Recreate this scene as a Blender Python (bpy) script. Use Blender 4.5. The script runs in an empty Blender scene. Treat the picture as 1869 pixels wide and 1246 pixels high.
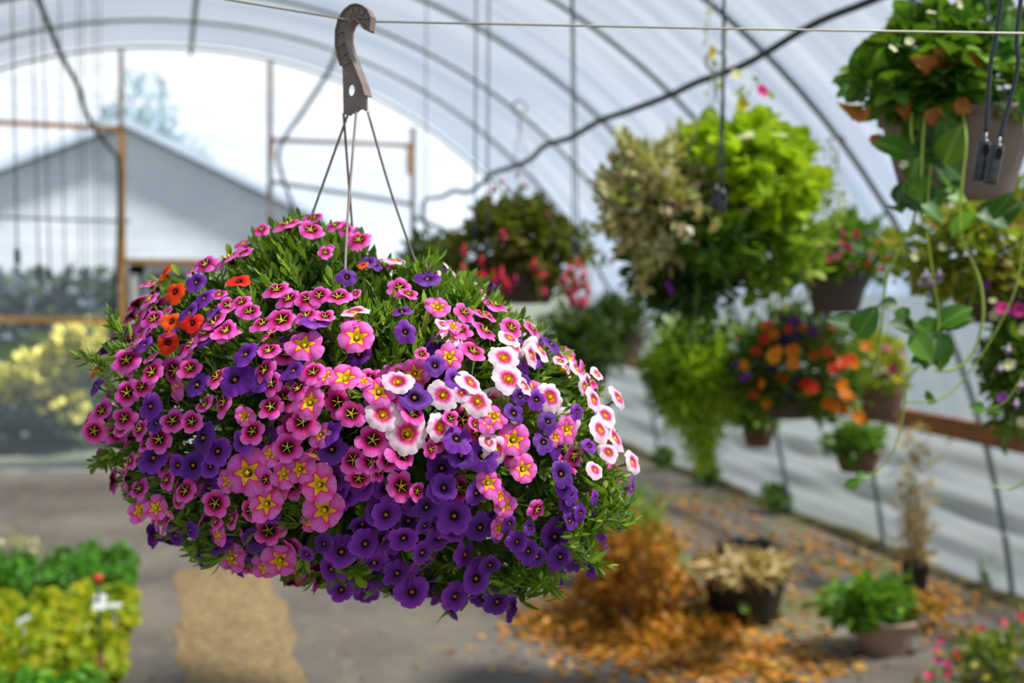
import bpy, bmesh, math, random
import numpy as np
from mathutils import Vector, Matrix

SC = bpy.context.scene
COL = SC.collection
rs = np.random.RandomState(7)
random.seed(7)

# ------------------------------------------------------------------ camera
FPX, YAW, PIT, ROLL, HCAM = 2160.0, 0.2809, 0.065, -0.0071, 1.84
EYE = np.array([0, 0, HCAM])
cy, sy, cp, sp = math.cos(YAW), math.sin(YAW), math.cos(PIT), math.sin(PIT)
CF = np.array([sy*cp, cy*cp, -sp]); _R = np.array([cy, -sy, 0.0]); _U = np.cross(_R, CF)
CR = math.cos(ROLL)*_R + math.sin(ROLL)*_U
CU = -math.sin(ROLL)*_R + math.cos(ROLL)*_U

def pt(u, v, d):
    """world point seen at (u, v) of the photograph, d metres along the camera axis"""
    return EYE + d*(CF + CR*(u-934.5)/FPX - CU*(v-623)/FPX)
def pts(u, v, d):
    u, v, d = (np.asarray(a, float).reshape(-1, 1) for a in (u, v, d))
    return EYE + d*(CF + CR*(u-934.5)/FPX - CU*(v-623)/FPX)
def ground(u, v, z=0.0):
    r = CF + CR*(u-934.5)/FPX - CU*(v-623)/FPX
    return EYE + r*((z-HCAM)/r[2])
def at_y(u, v, y):
    r = CF + CR*(u-934.5)/FPX - CU*(v-623)/FPX
    return EYE + r*(y/r[1])

cam = bpy.data.objects.new('camera', bpy.data.cameras.new('camera'))
COL.objects.link(cam); SC.camera = cam
M = Matrix.Identity(4)
for i in range(3):
    M[i][0], M[i][1], M[i][2], M[i][3] = CR[i], CU[i], -CF[i], EYE[i]
cam.matrix_world = M
cam.data.sensor_width = 23.5
cam.data.lens = FPX/1869*23.5
cam.data.clip_end = 200
cam.data.clip_start = 0.02
cam.data.dof.use_dof = True
cam.data.dof.focus_distance = 1.17
cam.data.dof.aperture_fstop = 2.5
cam.data.dof.aperture_blades = 7

# ------------------------------------------------------------------ materials
def S(r, g, b):
    """sRGB 0-255 to linear"""
    f = lambda c: (c/255/12.92) if c/255 <= .04045 else ((c/255+.055)/1.055)**2.4
    return (f(r), f(g), f(b), 1)
def nodes(name):
    m = bpy.data.materials.new(name); m.use_nodes = True
    nt = m.node_tree; nt.nodes.clear()
    out = nt.nodes.new('ShaderNodeOutputMaterial')
    def N(t, **kw):
        n = nt.nodes.new(t)
        for k, v in kw.items():
            if hasattr(n, k) and not k[0].isupper(): setattr(n, k, v)
            else: n.inputs[k.replace('_', ' ')].default_value = v
        return n
    return m, nt, out, N
def mixrgb(N, nt, fac, a, b, blend='MIX'):
    n = N('ShaderNodeMix'); n.data_type = 'RGBA'; n.blend_type = blend
    for sock, val in ((0, fac), (6, a), (7, b)):
        if hasattr(val, 'is_linked') or hasattr(val, 'links'): nt.links.new(val, n.inputs[sock])
        else: n.inputs[sock].default_value = val
    return n.outputs[2]
def math_(N, nt, op, a, b=None, c=None, clamp=False):
    n = N('ShaderNodeMath'); n.operation = op; n.use_clamp = clamp
    for i, v in enumerate((a, b, c)):
        if v is None: continue
        if hasattr(v, 'links'): nt.links.new(v, n.inputs[i])
        else: n.inputs[i].default_value = v
    return n.outputs[0]
def ramp(N, nt, fac, stops, interp='LINEAR'):
    n = N('ShaderNodeValToRGB'); cr = n.color_ramp; cr.interpolation = interp
    while len(cr.elements) > 1: cr.elements.remove(cr.elements[-1])
    cr.elements[0].position = stops[0][0]; cr.elements[0].color = stops[0][1]
    for p, c in stops[1:]:
        e = cr.elements.new(p); e.color = c
    nt.links.new(fac, n.inputs[0])
    return n.outputs[0]

def solid(name, c, rough=.6, metal=0.0, spec=.4, c2=None, scale=20, bump=0, detail=4, coord='Object', stretch=(1, 1, 1)):
    m, nt, out, N = nodes(name)
    b = N('ShaderNodeBsdfPrincipled'); b.inputs['Roughness'].default_value = rough
    b.inputs['Metallic'].default_value = metal; b.inputs['Specular IOR Level'].default_value = spec
    b.inputs['Base Color'].default_value = c
    if c2 is not None or bump:
        tc = N('ShaderNodeTexCoord'); mp = N('ShaderNodeMapping'); mp.inputs['Scale'].default_value = stretch
        nt.links.new(tc.outputs[coord], mp.inputs[0])
        nz = N('ShaderNodeTexNoise'); nz.inputs['Scale'].default_value = scale; nz.inputs['Detail'].default_value = detail
        nt.links.new(mp.outputs[0], nz.inputs['Vector'])
        if c2 is not None:
            f = ramp(N, nt, nz.outputs[0], [(.35, (0, 0, 0, 1)), (.65, (1, 1, 1, 1))])
            nt.links.new(mixrgb(N, nt, f, c, c2), b.inputs['Base Color'])
        if bump:
            bp = N('ShaderNodeBump'); bp.inputs['Strength'].default_value = bump; bp.inputs['Distance'].default_value = .01
            nt.links.new(nz.outputs[0], bp.inputs['Height']); nt.links.new(bp.outputs[0], b.inputs['Normal'])
    nt.links.new(b.outputs[0], out.inputs[0])
    return m

def leafmat(name, stops, trans=.35, rough=.45, spec=.35):
    """stops: list of sRGB triples, one picked per leaf"""
    m, nt, out, N = nodes(name)
    g = N('ShaderNodeNewGeometry')
    k = len(stops)
    stops = [(min(255, r*1.10+2), g, b*.74) if g > r*1.02 and g > b*1.2 else (r, g, b) for r, g, b in stops]
    col = ramp(N, nt, g.outputs['Random Per Island'], [(i/max(1, k-1), S(*c)) for i, c in enumerate(stops)])
    uv = N('ShaderNodeUVMap'); sx = N('ShaderNodeSeparateXYZ'); nt.links.new(uv.outputs[0], sx.inputs[0])
    # paler midrib
    d = math_(N, nt, 'ABSOLUTE', math_(N, nt, 'SUBTRACT', sx.outputs[0], .5))
    f = math_(N, nt, 'MULTIPLY', math_(N, nt, 'SUBTRACT', 1.0, math_(N, nt, 'MULTIPLY', d, 12.0), clamp=True), .35)
    col = mixrgb(N, nt, f, col, S(170, 190, 110))
    b = N('ShaderNodeBsdfPrincipled'); b.inputs['Roughness'].default_value = rough; b.inputs['Specular IOR Level'].default_value = spec
    nt.links.new(col, b.inputs['Base Color'])
    t = N('ShaderNodeBsdfTranslucent'); nt.links.new(mixrgb(N, nt, .5, col, S(150, 190, 40), 'MIX'), t.inputs[0])
    mx = N('ShaderNodeMixShader'); mx.inputs[0].default_value = trans
    nt.links.new(b.outputs[0], mx.inputs[1]); nt.links.new(t.outputs[0], mx.inputs[2]); nt.links.new(mx.outputs[0], out.inputs[0])
    return m

def petalmat(name, stops, star=0.0, vein=.36, trans=.25, hue=.02, val=.25):
    """stops over the radius (UV.y); star > 0 pushes the inner colours out along five rays (UV.x counts lobes)"""
    m, nt, out, N = nodes(name)
    uv = N('ShaderNodeUVMap'); sx = N('ShaderNodeSeparateXYZ'); nt.links.new(uv.outputs[0], sx.inputs[0])
    t = math_(N, nt, 'FRACT', sx.outputs[0])
    tri = math_(N, nt, 'MULTIPLY', math_(N, nt, 'ABSOLUTE', math_(N, nt, 'SUBTRACT', t, .5)), 2.0)    # 1 between lobes, 0 mid-lobe
    r = sx.outputs[1]
    if star:
        k = math_(N, nt, 'ADD', 1.0-star*.36, math_(N, nt, 'MULTIPLY', math_(N, nt, 'POWER', tri, 2.0), star))
        r = math_(N, nt, 'DIVIDE', r, k)
    nz = N('ShaderNodeTexNoise'); nz.inputs['Scale'].default_value = 3; nt.links.new(uv.outputs[0], nz.inputs['Vector'])
    r = math_(N, nt, 'ADD', r, math_(N, nt, 'MULTIPLY', math_(N, nt, 'SUBTRACT', nz.outputs[0], .5), .06))
    col = ramp(N, nt, r, [(p, S(*c)) for p, c in stops])
    w = math_(N, nt, 'POWER', math_(N, nt, 'ABSOLUTE', math_(N, nt, 'SINE', math_(N, nt, 'MULTIPLY', sx.outputs[0], math.pi*5))), 14.0)
    lin = math_(N, nt, 'POWER', math_(N, nt, 'SUBTRACT', 1.0, math_(N, nt, 'ABSOLUTE', math_(N, nt, 'SUBTRACT', t, .5))), 1.0)
    mid = math_(N, nt, 'GREATER_THAN', lin, .982)
    f = math_(N, nt, 'MULTIPLY', math_(N, nt, 'ADD', math_(N, nt, 'MULTIPLY', w, .4), mid), vein)
    dark = mixrgb(N, nt, 1.0, col, (.45, .3, .5, 1), 'MULTIPLY')
    col = mixrgb(N, nt, f, col, dark)
    oi = N('ShaderNodeObjectInfo'); g = N('ShaderNodeNewGeometry')
    rnd = math_(N, nt, 'FRACT', math_(N, nt, 'ADD', oi.outputs['Random'], g.outputs['Random Per Island']))
    hs = N('ShaderNodeHueSaturation')
    nt.links.new(math_(N, nt, 'ADD', .5-hue/2, math_(N, nt, 'MULTIPLY', rnd, hue)), hs.inputs['Hue'])
    nt.links.new(math_(N, nt, 'ADD', 1.08-val, math_(N, nt, 'MULTIPLY', rnd, val)), hs.inputs['Value'])
    nt.links.new(col, hs.inputs['Color']); col = hs.outputs[0]
    b = N('ShaderNodeBsdfPrincipled'); b.inputs['Roughness'].default_value = .55; b.inputs['Specular IOR Level'].default_value = .25
    nt.links.new(col, b.inputs['Base Color'])
    tr = N('ShaderNodeBsdfTranslucent'); nt.links.new(col, tr.inputs[0])
    mx = N('ShaderNodeMixShader'); mx.inputs[0].default_value = trans
    nt.links.new(b.outputs[0], mx.inputs[1]); nt.links.new(tr.outputs[0], mx.inputs[2]); nt.links.new(mx.outputs[0], out.inputs[0])
    return m

PINK = (250, 92, 182); DPINK = (226, 34, 112); MAR = (70, 4, 26); YEL = (252, 214, 22)
MT = {}
MT['P'] = petalmat('petal_pink_dark_throat', [(0, (60, 20, 10)), (.2, (62, 3, 20)), (.40, (70, 3, 24)), (.53, (200, 10, 96)), (.70, (252, 66, 182)), (1, (255, 134, 224))], star=.25)
MT['Y'] = petalmat('petal_pink_yellow_star', [(0, (200, 150, 10)), (.2, YEL), (.40, YEL), (.43, (240, 40, 120)), (.62, (255, 90, 190)), (1, (255, 128, 222))], star=.95)
MT['W'] = petalmat('petal_white_pink_ring', [(0, (200, 120, 0)), (.16, (248, 196, 20)), (.24, (240, 150, 30)), (.31, (188, 14, 84)), (.46, (240, 78, 164)), (.64, (253, 214, 232)), (1, (255, 238, 245))], star=.12, vein=.12)
MT['V'] = petalmat('petal_violet', [(0, (214, 150, 30)), (.13, (150, 90, 30)), (.2, (44, 8, 60)), (.36, (94, 24, 132)), (.7, (132, 46, 180)), (1, (158, 74, 208))], vein=.6, val=.55)
MT['O'] = petalmat('petal_orange', [(0, (120, 30, 0)), (.22, (140, 24, 0)), (.4, (236, 60, 6)), (1, (255, 92, 22))], vein=.2)
MAT_STAMEN = solid('stamen_yellow', S(250, 222, 60), .5)
MAT_CALYX = leafmat('calyx_green', [(96, 140, 50), (130, 165, 70)], .2)
MAT_LEAF = leafmat('leaf_petunia', [(48, 92, 22), (72, 122, 30), (98, 150, 40), (124, 172, 54), (150, 190, 84)], .32)
MAT_LEAF_SHADE = leafmat('leaf_inner_shaded', [(28, 60, 18), (46, 84, 28), (60, 100, 34)], .2)  # same leaf in darker greens, painting in the shade inside the flower ball
MAT_STEM = solid('stem_green', S(110, 140, 60), .6)
MAT_HANG = solid('hanger_plastic', S(146, 130, 122), .45, spec=.4, c2=S(132, 117, 109), scale=60)
MAT_POT_TAUPE = solid('pot_taupe', S(132, 112, 102), .55, c2=S(120, 102, 92), scale=14)
MAT_POT_DARK = solid('pot_dark_brown', S(74, 62, 56), .5)
MAT_POT_BLACK = solid('pot_black', S(24, 25, 28), .45, c2=S(32, 33, 36), scale=12)
MAT_POT_TERRA = solid('pot_clay_taupe', S(176, 148, 132), .6, c2=S(160, 132, 116), scale=10)
MAT_SOIL = solid('soil', S(52, 40, 30), .95, c2=S(80, 62, 46), scale=60, bump=.6)
MAT_CABLE = solid('steel_cable', S(178, 172, 158), .4, metal=.4)
MAT_HOSE = solid('black_hose', S(50, 54, 58), .45, spec=.45)
MAT_WEIGHT = solid('hose_weight', S(52, 54, 58), .34, c2=S(78, 78, 80), scale=80)
MAT_PIPE = solid('galvanised_pipe', S(122, 134, 138), .5, metal=.2, c2=S(104, 116, 120), scale=8)
MAT_WIRE = solid('grey_wire', S(120, 112, 104), .5)
MAT_HOLE = solid('dark_hole', S(14, 14, 15), .9)

# ------------------------------------------------------------------ mesh tools
class MB:
    def __init__(s): s.V = []; s.F = []; s.UV = []; s.MI = []; s.n = 0
    def add(s, V, F, UV=None, mi=0):
        V = np.asarray(V, float).reshape(-1, 3)
        for f in F: s.F.append(tuple(int(i)+s.n for i in f))
        s.V.append(V); s.MI += [mi]*len(F)
        s.UV.append(np.zeros((len(V), 2)) if UV is None else np.asarray(UV, float))
        s.n += len(V)
    def inst(s, T, R, P, mi=0):
        """T = (V, F, UV) template; R n x 3 x 3 (columns = axes, with scale), P n x 3"""
        V, F, UV = T; V = np.asarray(V, float); n, k = len(P), len(V)
        W = np.einsum('nij,kj->nki', R, V) + np.asarray(P)[:, None, :]
        base = s.n
        for i in range(n):
            o = base+i*k
            s.F += [tuple(j+o for j in f) for f in F]
        s.V.append(W.reshape(-1, 3)); s.UV.append(np.tile(np.asarray(UV, float), (n, 1)))
        if np.ndim(mi): 
            for q in mi: s.MI += [int(q)]*len(F)
        else: s.MI += [mi]*(len(F)*n)
        s.n += n*k
    def mesh(s, name, mats, smooth=True):
        V = np.concatenate(s.V); me = bpy.data.meshes.new(name)
        me.from_pydata(V.tolist(), [], s.F)
        uvl = me.uv_layers.new(name='UVMap')
        idx = np.empty(len(me.loops), dtype=np.int32); me.loops.foreach_get('vertex_index', idx)
        uvl.data.foreach_set('uv', np.concatenate(s.UV)[idx].astype(np.float32).ravel())
        for m in (mats if isinstance(mats, (list, tuple)) else [mats]): me.materials.append(m)
        me.polygons.foreach_set('material_index', np.array(s.MI, dtype=np.int32))
        me.polygons.foreach_set('use_smooth', np.full(len(s.F), smooth, dtype=bool))
        me.update(); return me
    def obj(s, name, mats, parent=None, smooth=True):
        return link(name, s.mesh(name, mats, smooth), parent)

def link(name, me, parent=None, loc=None):
    o = bpy.data.objects.new(name, me); COL.objects.link(o)
    if parent is not None:
        o.parent = parent
        o.matrix_parent_inverse = Matrix.Translation(-Vector(parent.location))
    if loc is not None: o.location = loc
    return o
def empty(name, loc, label, cat, group=None):
    o = bpy.data.objects.new(name, None); COL.objects.link(o); o.location = Vector([float(c) for c in loc])
    o.empty_display_size = .05; o['label'] = label; o['category'] = cat
    if group: o['group'] = group
    return o
def tag(o, label, cat, group=None, kind=None):
    o['label'] = label; o['category'] = cat
    if group: o['group'] = group
    if kind: o['kind'] = kind
    return o
def structure(o): o['kind'] = 'structure'; return o

def nrm(a): 
    a = np.asarray(a, float); return a/np.maximum(np.linalg.norm(a, axis=-1, keepdims=True), 1e-9)
def frames(Y, Z):
    """columns x,y,z : y along Y, z near Z"""
    Y = nrm(Y); X = nrm(np.cross(Y, Z)); Z2 = np.cross(X, Y)
    return np.stack([X, Y, Z2], axis=-1)

def tube(mb, P, r, k=8, mi=0, caps=True, r_end=None):
    P = np.asarray(P, float); n = len(P)
    T = np.gradient(P, axis=0); T = nrm(T)
    ref = np.array([0, 0, 1.0]) if abs(T[0][2]) < .9 else np.array([1.0, 0, 0])
    V = []; 
    X = nrm(np.cross(T[0], ref))
    rr = np.asarray(r, float)*np.ones(n) if np.ndim(r) else np.linspace(r, r if r_end is None else r_end, n)
    for i in range(n):
        X = nrm(X - T[i]*np.dot(X, T[i])); Yv = np.cross(T[i], X)
        a = np.arange(k)*2*math.pi/k
        V.append(P[i] + rr[i]*(np.cos(a)[:, None]*X + np.sin(a)[:, None]*Yv))
    V = np.concatenate(V); F = []
    for i in range(n-1):
        for j in range(k):
            a, b = i*k+j, i*k+(j+1) % k
            F.append((a, b, b+k, a+k))
    if caps: F.append(tuple(range(k))[::-1]); F.append(tuple((n-1)*k+j for j in range(k)))
    mb.add(V, F, None, mi)
def spline(P, n=60):
    """Catmull-Rom through P"""
    P = np.asarray(P, float); Q = np.vstack([2*P[0]-P[1], P, 2*P[-1]-P[-2]]); out = []
    m = len(P)-1; per = max(2, n//m)
    for i in range(m):
        p0, p1, p2, p3 = Q[i:i+4]
        for t in np.linspace(0, 1, per, endpoint=False):
            out.append(.5*((2*p1)+(-p0+p2)*t+(2*p0-5*p1+4*p2-p3)*t*t+(-p0+3*p1-3*p2+p3)*t**3))
    out.append(P[-1]); return np.array(out)
def lathe(mb, prof, c=(0, 0, 0), k=40, mi=0, ripple=None):
    c = np.asarray(c, float); n = len(prof); a = np.arange(k)*2*math.pi/k
    V = np.concatenate([np.stack([r*np.cos(a), r*np.sin(a), np.full(k, z)], -1)+c for r, z in prof])
    F = [(i*k+j, i*k+(j+1) % k, (i+1)*k+(j+1) % k, (i+1)*k+j) for i in range(n-1) for j in range(k)]
    mb.add(V, F, None, mi)
def disc(mb, c, r, k=32, mi=0, wob=0):
    a = np.arange(k)*2*math.pi/k; c = np.asarray(c, float)
    rings = [np.array([[0, 0, wob]])] + [np.stack([r*q*np.cos(a), r*q*np.sin(a), wob*(1-q*q)+0*a], -1) for q in (.4, .75, 1)]
    V = np.concatenate(rings)+c
    F = [(0, 1+j, 1+(j+1) % k) for j in range(k)]
    for i in range(2):
        F += [(1+i*k+j, 1+(i+1)*k+j, 1+(i+1)*k+(j+1) % k, 1+i*k+(j+1) % k) for j in range(k)]
    mb.add(V, F, None, mi)
def box(mb, lo, hi, mi=0, bev=0):
    x0, y0, z0 = lo; x1, y1, z1 = hi
    V = [(x0, y0, z0), (x1, y0, z0), (x1, y1, z0), (x0, y1, z0), (x0, y0, z1), (x1, y0, z1), (x1, y1, z1), (x0, y1, z1)]
    F = [(0, 3, 2, 1), (4, 5, 6, 7), (0, 1, 5, 4), (1, 2, 6, 5), (2, 3, 7, 6), (3, 0, 4, 7)]
    mb.add(V, F, None, mi)
def beam(mb, A, B, w, h, up=(0, 1, 0), mi=0):
    """rectangular bar from A to B; w across, h along 'up'"""
    A, B, up = (np.asarray(q, float) for q in (A, B, up)); d = nrm(B-A); x = nrm(np.cross(d, up)); y = np.cross(x, d)
    V = []
    for P in (A, B):
        for s, t in ((-1, -1), (1, -1), (1, 1), (-1, 1)): V.append(P+x*s*w/2+y*t*h/2)
    mb.add(V, [(0, 3, 2, 1), (4, 5, 6, 7), (0, 1, 5, 4), (1, 2, 6, 5), (2, 3, 7, 6), (3, 0, 4, 7)], None, mi)

# leaf templates: length along +Y (0..1), width along X, normal +Z
def leaf_t(width=.3, rows=5, fold=.12, curl=.15, shape='lance', wave=0.0, teeth=0):
    V, UV = [], []
    for i in range(rows+1):
        t = i/rows
        if shape == 'lance': w = math.sin(math.pi*min(1, t*.93+.04))**.75*(1-.25*t)
        elif shape == 'ovate': w = (math.sin(math.pi*t**.75))**.7
        elif shape == 'round': w = math.sqrt(max(0, 1-(2*t-1)**2))
        elif shape == 'obovate': w = (math.sin(math.pi*t**1.5))**.7 if t < 1 else 0
        elif shape == 'needle': w = math.sin(math.pi*min(1, t+.1))**.5 if t < .9 else .3
        if i == 0: w = max(w, .08)
        if i == rows: w = .02 if shape != 'round' else .25
        if teeth and 0 < i < rows: w *= 1+(.1 if i % 2 else -.08)
        for j in (-1, 0, 1):
            V.append((j*w*width/2, t, abs(j)*w*fold*width*1.5 - curl*t*t + wave*math.sin(7*t+j*2)*abs(j)*.06)); UV.append((.5+.5*j*w, t))
    F = []
    for i in range(rows):
        for j in range(2):
            a = i*3+j; F.append((a, a+1, a+4, a+3))
    return V, F, UV
def join_t(parts):
    V, F, UV = [], [], []
    for (v, f, uv), R, P in parts:
        o = len(V); v = np.asarray(v)@np.asarray(R).T + np.asarray(P)
        V += v.tolist(); F += [tuple(i+o for i in q) for q in f]; UV += list(uv)
    return V, F, UV
def rotz(a): c, s = math.cos(a), math.sin(a); return np.array([[c, -s, 0], [s, c, 0], [0, 0, 1.0]])
def rotx(a): c, s = math.cos(a), math.sin(a); return np.array([[1.0, 0, 0], [0, c, -s], [0, s, c]])
def roty(a): c, s = math.cos(a), math.sin(a); return np.array([[c, 0, s], [0, 1.0, 0], [-s, 0, c]])

LF_LANCE = leaf_t(.30, 5, .12, .18)
LF_OVATE = leaf_t(.62, 5, .10, .18, 'ovate')
LF_ROUND = leaf_t(.9, 5, .06, .12, 'round')
LF_OBOV = leaf_t(.42, 5, .1, .15, 'obovate')
LF_NEEDLE = leaf_t(.12, 3, .05, .2, 'needle')
LF_SMALL = leaf_t(.5, 3, .1, .15, 'ovate')
LF_SMALLR = leaf_t(.85, 3, .06, .1, 'round')

# ------------------------------------------------------------------ blobs: star-shaped outline in the picture, real depth
class Blob:
    """volume round centre pixel c at depth d0; outline gives its size in every direction, D its half depth in metres"""
    def __init__(s, c, d0, outline, D, Db=None):
        s.c = np.array(c, float); s.d0 = d0; s.D = D; s.Db = Db or D
        o = np.asarray(outline, float)-s.c
        a = np.arctan2(o[:, 1], o[:, 0]); r = np.hypot(o[:, 0], o[:, 1]); k = np.argsort(a)
        s.a = np.concatenate([a[k]-2*math.pi, a[k], a[k]+2*math.pi]); s.r = np.tile(r[k], 3)
    def R(s, th): return np.interp(th, s.a, s.r)
    def at(s, q):
        """q: n x 3 in the unit ball: right, down, depth (negative towards the camera)"""
        q = np.asarray(q, float); rho = np.hypot(q[:, 0], q[:, 1]); th = np.arctan2(q[:, 1], q[:, 0])
        R = s.R(th); uv = s.c + (rho*R)[:, None]*np.stack([np.cos(th), np.sin(th)], -1)
        d = s.d0 + q[:, 2]*np.where(q[:, 2] < 0, s.D, s.Db)
        return pts(uv[:, 0], uv[:, 1], d)
    def front(s, u, v, lift=0.0):
        o = np.array([u, v])-s.c; th = math.atan2(o[1], o[0]); rr = min(.999, math.hypot(*o)/s.R(th))
        z = math.sqrt(1-rr*rr); return s.d0 - s.D*z - lift, rr
def ball_dirs(n, rng, front_bias=0.0):
    q = nrm(rng.normal(size=(n, 3)))
    if front_bias: 
        flip = (q[:, 2] > 0) & (rng.rand(n) < front_bias); q[flip, 2] *= -1
    return q
def out_world(q):
    return q[:, 0:1]*CR - q[:, 1:2]*CU + q[:, 2:3]*CF

def leaves_on(mb, blob, n, T, size, rng, rmin=.55, rmax=1.0, front=.5, up=.4, rand=.6, droop=0.0, jit=.25, mi=0, qfilter=None, nrand=.7, lump=0.0):
    q = ball_dirs(n, rng, front)
    if qfilter is not None: q = q[qfilter(q)]
    n = len(q)
    rad = rmin + (rmax-rmin)*rng.rand(n)**.6
    if lump: 
        f = rng.rand(4)*6; rad = rad*(1+lump*(np.sin(6*q[:, 0]+f[0])*np.sin(5*q[:, 1]+f[1])+.6*np.sin(12*q[:, 1]+f[2])*np.sin(11*q[:, 0]+f[3])+.35*rng.normal(size=n)))
    P = blob.at(q*rad[:, None])
    o = out_world(q)
    Y = nrm(o + np.array([0, 0, up-droop]) + rand*rng.normal(size=(n, 3)))
    Z = nrm(o*.3 + np.array([0, 0, .8]) + nrand*rng.normal(size=(n, 3)))
    s = size*(1+jit*rng.normal(size=n)).clip(.4, 1.35)
    mb.inst(T, frames(Y, Z)*s[:, None, None], P, mi)

def sprig_t(rng, n=9, L=.03, T=LF_LANCE, length=.045):
    """a leafy shoot along +Y, metres"""
    parts = []
    for i in range(n):
        t = i/(n-1); a = i*2.4+rng.rand()*.5
        open_ = math.radians(75-50*t)+rng.normal()*.12
        s = L*(1-.45*t)*(1+.15*rng.normal())
        R = roty(a)@rotx(math.pi/2-math.pi/2+open_*1.0)@np.eye(3)*s
        parts.append((T, roty(a)@rotx(open_)*s, (0, length*(.15+.8*t), 0)))
    V, F, UV = join_t(parts)
    return V, F, UV
def stem_part_t(length, r, bend=.1):
    mb = MB(); tube(mb, [(0, 0, 0), (0, length*.5, bend*length*.3), (0, length, 0)], r, 4)
    return mb.V[0].tolist(), mb.F, [(0, 0)]*len(mb.V[0])

# ------------------------------------------------------------------ calibrachoa flowers (radius 1, facing +Z)
def corolla_t(kind, seed, nr=10, ns=40):
    rng = np.random.RandomState(seed); V, UV = [], []
    ph = rng.rand(5)*6; amp = 1+.09*rng.normal(size=5); cup = -.06+.26*rng.rand(); bendd = rng.rand()*6.28; bend = .05+.16*rng.rand()
    prof = [(.07, -.80), (.10, -.55), (.16, -.30), (.22, -.14), (.30, -.04)]
    lam = .95 if kind != 'W' else 1
    for i in range(nr):
        for j in range(ns):
            th = j/ns*2*math.pi; lob = int((th/(2*math.pi)*5)) % 5; f = (th/(2*math.pi)*5) % 1
            c = math.sin(math.pi*f)
            if kind == 'W': edge = .90+.10*abs(math.cos(2.5*th*2))**.6*1 - .05*(1-c)
            elif kind in 'YV': edge = .84+.16*c**.45-.035*math.exp(-((f-.5)/.1)**2)
            elif kind == 'O': edge = .86+.14*c**.5-.03*math.exp(-((f-.5)/.12)**2)
            else: edge = .76+.24*c**.55-.02*math.exp(-((f-.5)/.1)**2)
            edge *= (1+(amp[lob]-1)*c)
            if i < len(prof): r, z = prof[i]; rr = r
            else:
                t = (i-len(prof)+1)/(nr-len(prof)); rr = .30+.70*t
                r = .30+(edge-.30)*t
                z = -.04+cup*math.sin(t*1.6)-.16*t*t*t + .05*t*t*math.sin(5*th+ph[0]) + .05*t*t*math.sin(2*th+ph[1]) + .03*t*t*math.sin(10*th+ph[2]) - .05*t*(1-c)
                z += bend*t*math.cos(th-bendd)
            V.append((r*math.cos(th), r*math.sin(th), z)); UV.append((th/(2*math.pi)*5, rr))
    F = []
    for i in range(nr-1):
        for j in range(ns):
            a, b = i*ns+j, i*ns+(j+1) % ns
            F.append((a, b, b+ns, a+ns))
    # the seam: UV wraps, duplicate last column
    for i in range(nr): V.append(V[i*ns]); UV.append((5.0, UV[i*ns][1]))
    base = nr*ns; F2 = []
    for f in F:
        js = [q % ns for q in f]
        if 0 in js and ns-1 in js: f = tuple(base+q//ns if q % ns == 0 else q for q in f)
        F2.append(f)
    return V, F2, UV
def stamen_t(kind):
    parts = []; mb = MB()
    if kind == 'P':
        for k in range(5):
            a = k*2*math.pi/5+.0; c, s = math.cos(a), math.sin(a)
            tube(mb, [(0, 0, -.2), (.14*c, .14*s, -.08), (.26*c, .26*s, .01), (.40*c, .40*s, .035)], [.035, .028, .024, .01], 5)
        tube(mb, [(0, 0, -.25), (.03, -.06, -.02), (.04, -.1, .05)], [.045, .065, .05], 6)
    else:
        for k in range(4):
            a = k*2*math.pi/4+.5; c, s = math.cos(a)*.07, math.sin(a)*.07
            tube(mb, [(c*.5, s*.5, -.4), (c, s, -.12), (c*1.1, s*1.1, -.05)], [.02, .045, .03], 5)
        tube(mb, [(0, 0, -.4), (0, 0, -.1), (0, -.02, -.03)], [.03, .06, .04], 6)
    return np.concatenate(mb.V).tolist(), mb.F, [(0, 0)]*mb.n
def calyx_t():
    parts = []
    for k in range(5):
        a = k*2*math.pi/5
        parts.append((LF_LANCE, rotz(a)@rotx(math.radians(-118+180))*np.array([.75, .55, .55]), (0, 0, -.85)))
    V, F, UV = join_t(parts); mb = MB(); mb.add(V, F, UV)
    tube(mb, [(0, 0, -.78), (0, 0, -.9), (.05, 0, -1.2), (.12, .1, -1.7)], [.09, .10, .05, .04], 6)
    return np.concatenate(mb.V).tolist(), mb.F, np.concatenate(mb.UV).tolist()
def tmesh(name, T, mat):
    mb = MB(); mb.add(*T); return mb.mesh(name, mat)
CALYX = calyx_t()
COR = {k: [corolla_t(k, 10*i+ord(k)) for i in range(4)] for k in 'PYWVO'}
STA = {k: stamen_t(k) for k in 'PYWVO'}
ME_COR = {k: [tmesh('flower', t, MT[k]) for t in COR[k]] for k in COR}
MAT_STAM_V = solid('stamen_ochre', S(196, 140, 40), .6)
MAT_STAM_O = solid('stamen_dark', S(120, 50, 10), .6)
STM = {'P': MAT_STAMEN, 'Y': MAT_STAMEN, 'W': MAT_STAMEN, 'V': MAT_STAM_V, 'O': MAT_STAM_O}
ME_STA = {k: tmesh('stamens', STA[k], STM[k]) for k in STA}
ME_CAL = tmesh('calyx', CALYX, MAT_CALYX)

# ------------------------------------------------------------------ THE BIG BASKET
OUT = [(1165, 850), (1150, 760), (1100, 670), (1060, 645), (985, 585), (930, 545), (880, 510), (800, 485), (740, 475), (690, 462), (650, 425), (600, 395), (540, 392),
       (480, 415), (430, 452), (350, 480), (290, 500), (230, 570), (195, 620), (160, 690), (150, 780), (185, 850), (225, 930), (260, 965), (330, 1000), (410, 1035),
       (500, 1055), (600, 1085), (690, 1090), (760, 1105), (850, 1110), (920, 1120), (980, 1080), (1060, 1060), (1110, 1000), (1150, 940)]
BB = Blob((655, 770), 1.45, OUT, .30, .28)
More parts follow.
